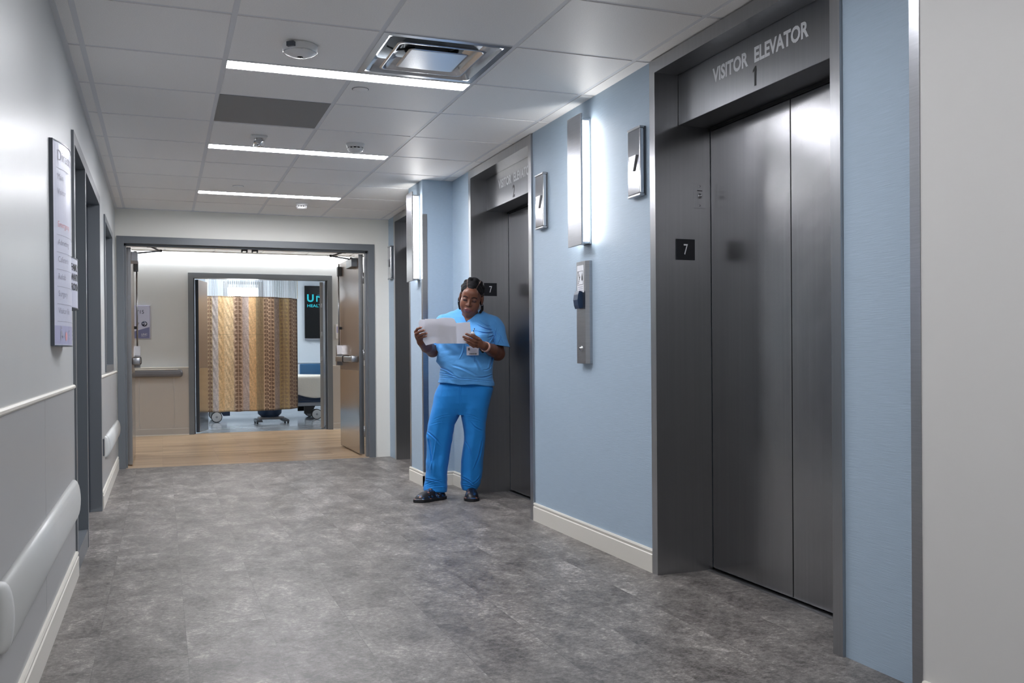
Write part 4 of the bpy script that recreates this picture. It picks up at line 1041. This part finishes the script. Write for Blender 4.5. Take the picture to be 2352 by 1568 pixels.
def body_sdf(p):
    f = head_sdf(p)
    nk = cap(p, fromhead((0, .028, -.050)), (.020, .050, 1.300), .052, .056); f = smin(f, nk, .022)
    sh = smin(cap(p, (.02, .05, 1.285), SH_R, .050, .055), cap(p, (.02, .05, 1.285), SH_L, .050, .055), .03)
    ch = ell(p, (.0, .020, 1.17), (.155, .115, .19)); ab = ell(p, (-.01, .02, .98), (.15, .115, .17)); hip = ell(p, (-.02, .03, .80), (.165, .12, .13))
    f = smin(f, smin(sh, smin(ch, smin(ab, hip, .05), .05), .05), .03)
    f = smax(f, .74-p[:, 2], .01)
    for S, E_, mid, Hd, r in ((SH_R, ELB_R, (.176, -.115, 1.078), HAND_R, 1), (SH_L, ELB_L, (-.290, -.125, 1.104), HAND_L, .93)):
        w_ = Hd['w']; arm = cap(p, S, E_, .058*r, .047*r)
        arm = smin(arm, chain(p, [E_, mid, w_], (.049*r, .044*r, .029), .01), .02); f = smin(f, arm, .012)
        f = smin(f, hand_sdf(p, Hd), .010)
    return f
V_, Q_ = mesh_sdf(body_sdf, (-.40, -.36, .73), (.32, .20, 1.64), .0026)
cen = V_[Q_].mean(1); qh = tohead(cen); mi = np.zeros(len(Q_), int)
ax_ = np.abs(qh[:, 0]); frontm = qh[:, 1] < -.055
lipm = frontm & (qh[:, 1] < -.078) & (((ax_/.0255)**2+((qh[:, 2]+.0602)/.0118)**2) < 1); mi[lipm] = 1
brow = frontm & (ax_ > .013) & (ax_ < .048) & (np.abs(qh[:, 2]-(.0175+.006*np.sin((ax_-.013)/.035*np.pi)-.05*np.maximum(ax_-.036, 0))) < .0036); mi[brow] = 2
lash = frontm & (ax_ > .0155) & (ax_ < .047) & (np.abs(qh[:, 2]-(-.0045-.0015*np.cos((ax_-.031)/.016*np.pi/2))) < .0030); mi[lash] = 2
lid = frontm & (((ax_-.0305)/.0150)**2+((qh[:, 2]-.0030)/.0065)**2 < 1) & ~lash & (mi == 0); mi[lid] = 4
for Hd in (HAND_R, HAND_L):
    for g in Hd['f']:
        e = np.array(g[3]); d = e-np.array(g[2]); d = d/np.linalg.norm(d); nrm = (cen-e); 
        m_ = (np.linalg.norm(nrm-d*.001, axis=1) < .0078) & (cen[:, 1] < e[1]-.0035); mi[m_] = 3
ob = np_mesh('body', V_, Q_, [m_skin, m_lip, m_brow, m_nail, m_lid], person, midx=mi)

# hair: close braided rows drawn back, with two loose braids behind the ears
def hair_sdf(p):
    q = tohead(p); qs = q.copy(); qs[:, 0] = np.abs(q[:, 0])
    sk = ell(q, (0, .024, .032), (.0785, .094, .090))
    u = np.arctan2(q[:, 0], q[:, 2]-.0)          # around the front-to-back axis
    groove = np.abs(np.cos(u*4.0)); tw = np.sin(np.sqrt(np.maximum((q[:, 1]+.09)**2+(q[:, 2]-.06)**2, 0))*260+u*3)
    f = sk-.0075*groove**.5-.0014*tw+.003
    line = -(q[:, 2]-.070+1.02*(q[:, 1]+.066)-.30*np.maximum(qs[:, 0]-.035, 0))       # keep above and behind the hairline
    line = np.maximum(line, -(q[:, 1]+.058-1.3*np.maximum(.062-np.abs(q[:, 2]-.03)*.2-qs[:, 0], 0)*1.0)) if False else line
    side = -(q[:, 2]+.012+.9*(q[:, 1]-.012)-.55*np.maximum(qs[:, 0]-.05, 0)*0)
    f = smax(f, np.minimum(np.maximum(line, -1), 1)*.7, .006)
    f = smax(f, -(q[:, 2]+.03)*.8-0*side, .01)
    kn = [((-.050, .020, .095), .017), ((-.022, .0, .116), .019), ((.012, .005, .114), .018), ((.045, .01, .102), .020), ((-.070, .02, .062), .014), ((.068, .02, .070), .016), ((0, .09, .09), .03), ((0, .118, .04), .036)]
    for c, r in kn: f = smin(f, ell(q, c, (r, r*1.3, r*.8)), .009)
    return f*HS
def braids_sdf(p):
    f = None
    B = [[fromhead((-.070, .030, .01)), (-.056, .015, 1.455), (-.058, .010, 1.420), (-.050, .010, 1.380)],
         [fromhead((.072, .030, .0)), (.098, .010, 1.430), (.110, -.010, 1.400), (.109, -.025, 1.372), (.094, -.035, 1.352)]]
    for b_ in B:
        b_ = np.array([tuple(x) for x in b_]); L_ = np.linspace(0, 1, 26); tt = np.linspace(0, 1, len(b_))
        pts = np.stack([np.interp(L_, tt, b_[:, k]) for k in range(3)], 1)
        for i, c in enumerate(pts):
            g = ell(p, c+np.array(((i % 2-.5)*.004, 0, 0)), (.0085, .0085, .0075)); f = g if f is None else smin(f, g, .002)
    return f
V_, Q_ = mesh_sdf(hair_sdf, (-.10, -.17, 1.36), (.17, .16, 1.66), .0022)
qh_ = tohead(V_[Q_].mean(1)); u_ = np.arctan2(qh_[:, 0], qh_[:, 2]); part_ = (np.abs(np.cos(u_*4.0)) < .075) & (qh_[:, 1] < .02)
hair = np_mesh('hair', V_, Q_, [m_hair, m_scalp], person, midx=part_.astype(int))
for xa, xb in ((-.10, .02), (.02, .15)): V_, Q_ = mesh_sdf(braids_sdf, (xa, -.07, 1.33), (xb, .06, 1.52), .0018, 4); np_mesh('braid', V_, Q_, [m_hair], hair)
for s_ in (-1, 1):
    mb = MB(); e = fromhead((s_*.082, -.004, -.034)); mb.lathe(tuple(e), [(0, -.004), (.0035, -.003), (.0045, 0), (.0035, .003), (0, .004)], m_chrome, 10); mb.build('earring', person)

# scrub top
TT = [(.79, -.222, .197, -.134, .150), (.84, -.219, .195, -.138, .148), (.88, -.209, .187, -.138, .145), (.91, -.203, .184, -.146, .142), (.955, -.196, .180, -.155, .140), (1.0, -.222, .182, -.150, .140),
      (1.04, -.230, .184, -.145, .138), (1.10, -.222, .186, -.148, .135), (1.17, -.205, .184, -.142, .132), (1.23, -.190, .180, -.115, .128), (1.28, -.165, .165, -.080, .122), (1.32, -.135, .150, -.055, .118), (1.36, -.088, .118, -.020, .108), (1.392, -.050, .088, .01, .09)]
def creases(p, L):
    f = np.zeros(len(p)); q = p*np.array((1, 0, 1)); fr = np.clip(.5-p[:, 1]*12, 0, 1)
    for a, b_, r, amp in L:
        a = np.array((a[0], 0, a[2])); b2 = np.array((b_[0], 0, b_[2])); d = b2-a; n_ = np.array((-d[2], 0, d[0]))/np.linalg.norm(d)
        t = np.clip((q-a)@d/(d@d), 0, 1); bow = .008*np.sin(t*np.pi); s_ = (q-a)@n_-bow
        e = np.exp(-((q-a-t[:, None]*d-bow[:, None]*n_)**2).sum(1)/r**2*1.0); env = np.sin(np.clip(t*.9+.05, 0, 1)*np.pi)**.5
        f += amp*env*(np.exp(-(s_/(r*.42))**2)-.8*np.exp(-((s_+r*.75)/(r*.5))**2)-.35*np.exp(-((s_-r*1.1)/(r*.9))**2))*np.where((t > 0) & (t < 1), 1, e)
    return f*fr
TC = [((.195, -.07, 1.185), (.085, -.14, 1.165), .009, .006), ((.185, -.08, 1.205), (.065, -.12, 1.215), .008, .006), ((.175, -.08, 1.225), (.075, -.12, 1.262), .008, .006), ((.165, -.08, 1.25), (.09, -.12, 1.29), .007, .004), ((.20, -.06, 1.165), (.12, -.15, 1.09), .010, .006), ((.215, -.06, 1.235), (.165, -.05, 1.13), .006, .006), ((.245, -.06, 1.19), (.215, -.05, 1.12), .006, .005), ((.18, -.10, 1.10), (.16, -.14, .95), .012, .006),
      ((.02, -.16, 1.05), (.10, -.16, .93), .020, .005), ((-.10, -.15, .97), (.06, -.14, .90), .016, .004), ((-.205, -.10, .955), (-.10, -.16, .905), .010, .005),
      ((-.205, -.08, .915), (-.05, -.14, .875), .008, .004), ((.175, -.09, .90), (.06, -.14, .885), .009, .0045), ((.17, -.09, .96), (.11, -.14, .935), .008, .003), ((-.02, -.15, 1.12), (-.05, -.16, 1.02), .008, .004), ((.03, -.15, 1.10), (.05, -.16, 1.0), .008, .004),
      ((-.12, -.03, 1.31), (-.05, -.10, 1.22), .008, .004), ((-.15, -.02, 1.29), (-.10, -.10, 1.20), .008, .004), ((-.20, -.1, .88), (.18, -.1, .85), .006, .0035), ((.20, -.03, 1.22), (.26, -.03, 1.13), .008, .004), ((.17, -.05, 1.20), (.20, -.06, 1.12), .007, .004)]
def folds(p, a, k=1.0):
    x, y, z = p[:, 0], p[:, 1], p[:, 2]
    w1 = np.sin(31*x*k+17*z*k+2*np.sin(9*z+5*x)); w2 = np.sin(-23*x*k+26*z*k+2.2*np.sin(8*x+6*z+1)); w3 = np.sin(61*x*k+34*z*k+3*np.sin(19*z+4)); return a*(.5*w1+.5*w2-.5*np.abs(w1*w2)+.25*w3)
def top_core(p):
    f = loft(p, TT, 2.3)
    f = smin(f, ell(p, (-.075, -.070, 1.150), (.092, .085, .090)), .05); f = smin(f, ell(p, (.085, -.075, 1.145), (.088, .088, .085)), .04)
    f = smin(f, cap(p, (-.050, .048, 1.326), (-.165, .045, 1.275), .056, .062), .03); f = smin(f, cap(p, (.095, .048, 1.308), (.190, .045, 1.255), .052, .066), .03)
    f = smin(f, cap(p, (.188, .045, 1.250), (.232, .010, 1.085), .072, .082), .022)
    f = smin(f, cap(p, (-.168, .045, 1.270), (-.232, .005, 1.110), .070, .072), .022)
    return f
def top_sdf(p):
    f = top_core(p)
    f = f+folds(p, .0065)*(.5+.5*np.sin(p[:, 2]*14+p[:, 0]*9)**2)+creases(p, TC)*1.25
    x, y, z = p[:, 0], p[:, 1], p[:, 2]
    # hems: torso slanted, sleeve ends cut across the arm
    hem = (.832-.060*x)+.004*np.sin(x*30); f = np.maximum(f, hem-z)
    body = (loft(p, [(r[0], r[1]-.012, r[2]+.010, r[3]-.03, r[4]+.02) for r in TT], 2.3))
    cutR = np.minimum((1.120-.16*(x-.18))-z, body); cutR = np.where((x > .10), cutR, -1)
    cutL = np.minimum(1.115-z, body); cutL = np.where((x < -.10), cutL, -1)
    f = np.maximum(f, np.where(z > 1.125, -1, np.maximum(cutR, cutL)))
    f = np.maximum(f, -cap(p, (.215, .022, 1.150), (.238, .005, 1.060), .060, .076)); f = np.maximum(f, -cap(p, (-.215, .022, 1.150), (-.24, .0, 1.06), .055, .066))
    # V neck opening: wedge through the front, round at the back
    vx = x-(-.006+(z-1.285)*.42); half = np.clip((z-1.283)*.85, 0, .075)
    v = np.maximum(np.abs(vx)-half, y-.045); v = np.maximum(v, 1.283-z)
    f = np.maximum(f, -v)
    f = np.maximum(f, -cap(p, (.026, .055, 1.30), (.03, .045, 1.46), .053, .078))
    return f
V_, Q_ = mesh_sdf(top_sdf, (-.33, -.20, .78), (.34, .19, 1.42), .0032)
top = np_mesh('scrub_top', V_, Q_, [m_top], person)
# neckband following the V
mb = MB()
nb = [(-.050, -.005, 1.368), (-.046, -.045, 1.345), (-.032, -.085, 1.318), (-.016, -.104, 1.296), (-.006, -.110, 1.280), (.010, -.106, 1.288), (.040, -.096, 1.308), (.075, -.065, 1.333), (.105, -.02, 1.352)]
def proj_front(x, z, off=.002, core=top_sdf):
    ys = np.linspace(-.22, .05, 271); p_ = np.stack([np.full(271, x), ys, np.full(271, z)], 1); f = core(p_); i = np.argmax(f < 0); return ys[i]-off if f[i] < 0 else None
pk = []
for a, b_ in ((.03, 1.192), (.105, 1.192)): pass
px0, px1, pz0, pz1 = .050, .150, 1.085, 1.195
gx = np.linspace(px0, px1, 14); gz = np.linspace(pz0, pz1, 14); vs = []
for x in gx:
    for z in gz: 
        y = proj_front(x, z, .0035); vs.append((x, y if y is not None else -.14, z))
ii, jj = np.meshgrid(np.arange(13), np.arange(13), indexing='ij'); k0 = (ii*14+jj).ravel()
o = np_mesh('chest_pocket', np.array(vs), np.stack([k0, k0+14, k0+15, k0+1], 1), [m_top], top); md = o.modifiers.new('t', 'SOLIDIFY'); md.thickness = .002

# trousers
PL = [(.045, -.330, -.160, -.085, .085), (.065, -.326, -.158, -.090, .085), (.110, -.318, -.156, -.085, .085), (.166, -.3132, -.152, -.085, .085), (.324, -.3006, -.135, -.085, .090), (.4475, -.3006, -.112, -.095, .090), (.536, -.291, -.098, -.100, .100), (.60, -.277, -.066, -.108, .115), (.663, -.2626, -.045, -.115, .130), (.75, -.243, .0, -.120, .140), (.80, -.222, .02, -.112, .138), (.84, -.2, .02, -.10, .12), (.88, -.19, .02, -.10, .12)]
PRr = [(.045, -.046, .062, -.045, .115), (.065, -.046, .066, -.050, .115), (.110, -.056, .088, -.055, .115), (.20, -.055, .108, -.065, .105), (.27, -.050, .112, -.075, .10), (.38, -.034, .120, -.095, .095), (.45, -.026, .124, -.105, .095), (.55, -.036, .130, -.110, .105), (.60, -.047, .138, -.112, .118), (.66, -.055, .150, -.118, .130), (.75, -.06, .172, -.120, .140), (.80, -.04, .182, -.112, .138), (.84, -.04, .170, -.10, .12), (.88, -.04, .165, -.10, .12)]
PH = [(.615, -.10, .0, -.085, .10), (.66, -.22, .12, -.105, .125), (.70, -.245, .150, -.115, .135), (.76, -.24, .172, -.118, .140), (.80, -.22, .183, -.112, .138), (.84, -.200, .170, -.10, .12), (.88, -.19, .165, -.10, .12)]
PC = [((-.24, -.08, .585), (-.12, -.11, .615), .006, .0022), ((-.27, -.08, .545), (-.13, -.10, .57), .006, .0022), ((-.02, -.11, .615), (.07, -.12, .59), .006, .002), ((.0, -.10, .585), (.10, -.11, .56), .006, .002), ((-.05, -.13, .68), (-.05, -.12, .84), .006, .004),
      ((-.29, -.05, .49), (-.20, -.09, .40), .010, .006), ((-.29, -.05, .47), (-.26, -.09, .20), .012, .006), ((-.23, -.09, .45), (-.28, -.09, .22), .010, -.004), ((-.32, -.05, .15), (-.20, -.09, .13), .007, .006), ((-.31, -.06, .11), (-.19, -.08, .145), .006, .005), ((-.30, -.08, .09), (-.17, -.07, .10), .006, .004),
      ((.10, -.08, .42), (.04, -.10, .22), .010, .006), ((-.02, -.09, .42), (.03, -.09, .30), .008, .005), ((-.05, -.04, .16), (.04, -.06, .105), .008, .006), ((.09, -.04, .17), (.02, -.06, .11), .008, .006), ((-.05, -.03, .11), (.05, -.05, .085), .006, .005), ((.10, -.04, .50), (.02, -.11, .56), .008, .004)]
def pants_sdf(p):
    a = loft(p, PL, 2.3); b_ = loft(p, PRr, 2.3); f = smin(a, b_, .006); f = smin(f, loft(p, PH, 2.4), .012)
    f = f+folds(p, .0040, .8)*np.clip((.8-p[:, 2])*4, .2, 1)+creases(p, PC)*1.1
    x, z = p[:, 0], p[:, 2]; f = f+.0035*np.clip((.62-z)*3, 0, 1)*np.sin(x*88+2.2*np.sin(z*7)+np.where(x < -.1, 0, 1.3))*np.clip(.5-p[:, 1]*6, 0, 1)
    hem = np.where(x < -.10, .060-.10*(x+.24), .062); f = np.maximum(f, hem-z); f = np.maximum(f, z-.875)
    f = np.maximum(f, -cap(p, (-.245, 0, .03), (-.24, 0, .12), .070, .02)); f = np.maximum(f, -cap(p, (.01, .03, .03), (.015, .03, .12), .044, .02))
    return f
V_, Q_ = mesh_sdf(pants_sdf, (-.36, -.16, .02), (.22, .18, .90), .0038)
np_mesh('scrub_trousers', V_, Q_, [m_pants], person)

# clogs
def clog(cx, cy, ang, label, L_=.275, wd=.052):
    a = math.radians(ang); R2 = np.array(((math.cos(a), -math.sin(a), 0), (math.sin(a), math.cos(a), 0), (0, 0, 1)))   # local -y is the toe
    def fn(p):
        q = (p-np.array((cx, cy, 0)))@R2
        y = q[:, 1]; w_ = np.interp(y, [-L_/2, -L_*.36, -L_*.18, .02, L_*.32, L_/2], [.030, wd*.95, wd, wd*.80, wd*.78, .028])
        hgt = np.interp(y, [-L_/2, -L_*.40, -L_*.2, -.0, L_*.2, L_/2], [.040, .056, .072, .088, .080, .066])
        e = (np.abs(q[:, 0]/w_)**2.4+np.abs((y)/(L_/2))**6)**(1/2.4)-1; f = e*.045
        upz = q[:, 2]/hgt; f2 = (np.abs(q[:, 0]/w_)**2.2+np.abs(y/(L_/2))**5+np.clip(upz, 0, 9)**2.6)**(1/2.3)-1
        g = np.maximum(f2*.045, -q[:, 2]+.001)
        sole = np.maximum(np.maximum(f-.004, q[:, 2]-.024), .0008-q[:, 2]); arch = -ell(q, (0, .035, -.004), (.2, .04, .012)); sole = np.maximum(sole, arch)
        g = smin(g, sole, .003); g = np.maximum(g, -cap(q, (0, .045, .085), (0, .075, .13), .030, .035)); return g
    V_, Q_ = mesh_sdf(fn, (cx-.17, cy-.17, -.006), (cx+.17, cy+.17, .115), .0026)
    z = V_[Q_].mean(1)[:, 2]; o = np_mesh('clog', V_, Q_, [m_clog, m_rubber], person, midx=(z < .022).astype(int)); return o
clog(-.275, -.085, -52, 'l'); clog(.020, -.035, 2, 'r')
# ankles between clog and trouser hem
mb = MB(); mb.tube([(-.235, -.005, .05), (-.232, .0, .16)], [.036, .040], m_skin, 16); mb.build('ankle', person)
mb = MB(); mb.tube([(.012, .035, .05), (.012, .035, .16)], [.034, .038], m_skin, 16); mb.build('ankle', person)

# badge on a reel, wrist watch
bd = MB(); RB = Matrix.Rotation(math.radians(4), 3, 'Y')
yb = min(proj_front(.0, 1.05) or -.16, proj_front(.075, 1.05) or -.16, proj_front(.04, 1.10) or -.16)-.008
bd.box(-.006, .080, yb-.002, yb, 1.042, 1.104, m_sign, .0008); bdo = bd.build('identity_badge', person)
mb = MB(); mb.box(.002, .018, yb-.0026, yb-.002, 1.077, 1.096, m_bedgrey); mb.lathe((.010, yb-.0028, 1.090), [(0, -.0003), (.0042, -.0003), (.0042, 0)], m_brow, 12, 'y'); mb.box(.004, .016, yb-.0031, yb-.0026, 1.077, 1.083, m_brow); mb.build('portrait', bdo)
mb = MB()
for k, (a, b_) in enumerate(((.026, .060), (.026, .070), (.016, .066), (.014, .058))): mb.box(a, b_, yb-.0026, yb-.002, 1.090-k*.0085, 1.0925-k*.0085, m_signtxt)
x = .012; rg = random.Random(4)
while x < .066: w_ = rg.choice((.0008, .0016, .0024)); mb.box(x, x+w_, yb-.0026, yb-.002, 1.047, 1.058, m_numblack); x += w_+rg.choice((.0009, .0016))
mb.build('print_marks', bdo)
mb = MB(); mb.box(.014, .034, yb-.002, yb, 1.104, 1.118, m_sign); mb.tube([(.024, yb, 1.116), (.037, (proj_front(.037, 1.194) or -.16)-.008, 1.185)], .0012, m_sign, 6); mb.build('strap', bdo)
yr = (proj_front(.037, 1.194) or -.16)-.004
mb = MB(); mb.lathe((.037, yr, 1.194), [(0, -.010), (.014, -.010), (.017, -.006), (.017, .002), (0, .002)], m_white, 24, 'y'); mb.lathe((.037, yr-.0101, 1.194), [(.006, -.0008), (.010, -.0008), (.010, .0002)], m_sign2, 20, 'y'); mb.build('badge_reel', person)
mb = MB(); yp = (proj_front(.048, 1.222) or -.15)-.004
mb.tube([(.040, yp, 1.205), (.052, yp-.002, 1.236)], .003, m_blueplastic, 8); mb.tube([(.046, yp-.003, 1.207), (.047, yp-.003, 1.232)], .0022, m_chrome, 8); mb.build('pen', person)
wa = Vector((.176, -.115, 1.078)); wb = Vector(HAND_R['w']); d = (wb-wa).normalized(); c0 = wa+(wb-wa)*.74
def ringv(c, r, n, ph=0):
    x = d.cross(Vector((0, 0, 1))).normalized(); y = d.cross(x); return [c+x*math.cos(2*math.pi*k/n)*r+y*math.sin(2*math.pi*k/n)*r for k in range(n)]
mb = MB(); vs = []; fs = []; n = 32; rw = .0345
for (o_, r) in ((-.011, rw), (-.011, rw+.0025), (.011, rw+.0005), (.011, rw-.002)): vs += [p_[:] for p_ in ringv(c0+d*o_, r, n)]
for i in range(4):
    for k in range(n): fs.append([i*n+k, i*n+(k+1) % n, ((i+1) % 4)*n+(k+1) % n, ((i+1) % 4)*n+k])
mb.add(vs, fs, m_pink, True); wo = mb.build('watch_band', person)
q_ = Vector((-.75, 0, -.60)); q_ = (q_-d*q_.dot(d)).normalized(); s2 = d.cross(q_)
mb = MB(); mb.box(-.012, .012, -.018, .018, -.007, .007, m_tv, .004)
R3 = Matrix((d, s2, q_)).transposed(); mb.v = [(c0+q_*(rw+.005)+R3@Vector(p_))[:] for p_ in mb.v]; mb.build('watch_face', wo)

# papers held in both hands (top-level things)
def sheet(name, pts, m_, yfun, label, cat='paper', th=.0012):
    """outline pts in (x, z); the sheet leans so that its top is nearer the camera"""
    t_ = bmesh.new(); vs = [t_.verts.new((x, 0, z)) for x, z in pts]; f = t_.faces.new(vs)
    zs = sorted(p_[1] for p_ in pts); xsn = [p_[0] for p_ in pts]
    for k in range(1, 12):
        c = min(xsn)+(max(xsn)-min(xsn))*k/12; bmesh.ops.bisect_plane(t_, geom=t_.verts[:]+t_.edges[:]+t_.faces[:], plane_co=(c, 0, 0), plane_no=(1, 0, 0))
    for k in range(1, 8):
        c = zs[0]+(zs[-1]-zs[0])*k/8; bmesh.ops.bisect_plane(t_, geom=t_.verts[:]+t_.edges[:]+t_.faces[:], plane_co=(0, 0, c), plane_no=(0, 0, 1))
    for v_ in t_.verts: v_.co.y = yfun(v_.co.x, v_.co.z)
    me = bpy.data.meshes.new(name); t_.to_mesh(me); t_.free(); me.materials.append(m_); me.polygons.foreach_set('use_smooth', [False]*len(me.polygons))
    o = bpy.data.objects.new(name, me); C.objects.link(o); o.location = PO; o.rotation_euler.z = PR
    md = o.modifiers.new('thickness', 'SOLIDIFY'); md.thickness = th; tag(o, label, cat); return o
plane = lambda x, z: -.262-(z-1.115)*.38+.010*math.sin((x+.33)*7)
sheet('file_folder', [(-.3098, 1.146), (-.2902, 1.114), (-.222, 1.130), (-.150, 1.128), (-.079, 1.128), (-.0784, 1.269), (-.0903, 1.296), (-.110, 1.302), (-.1654, 1.3045), (-.2076, 1.2965), (-.2919, 1.2965), (-.300, 1.22)], m_folder, lambda x, z: plane(x, z)-.004, 'white tabbed card folder held in the left-hand side hand of the person', 'folder')
sheet('paper_sheet', [(-.2188, 1.1264), (.0182, 1.1249), (.0222, 1.16), (.0272, 1.1943), (.0181, 1.2735), (-.04, 1.269), (-.1085, 1.266), (-.20, 1.262)], m_paper, lambda x, z: plane(x, z)+.004, 'white paper sheet held nearest the wrist watch of the person')
sheet('paper_sheet', [(-.330, 1.215), (-.30, 1.17), (-.15, 1.19), (-.16, 1.288), (-.325, 1.293), (-.338, 1.272)], m_paper, lambda x, z: plane(x, z)+.010, 'outermost paper sheet sticking out beyond the folder above the left-hand side hand')
#PERSON-END#
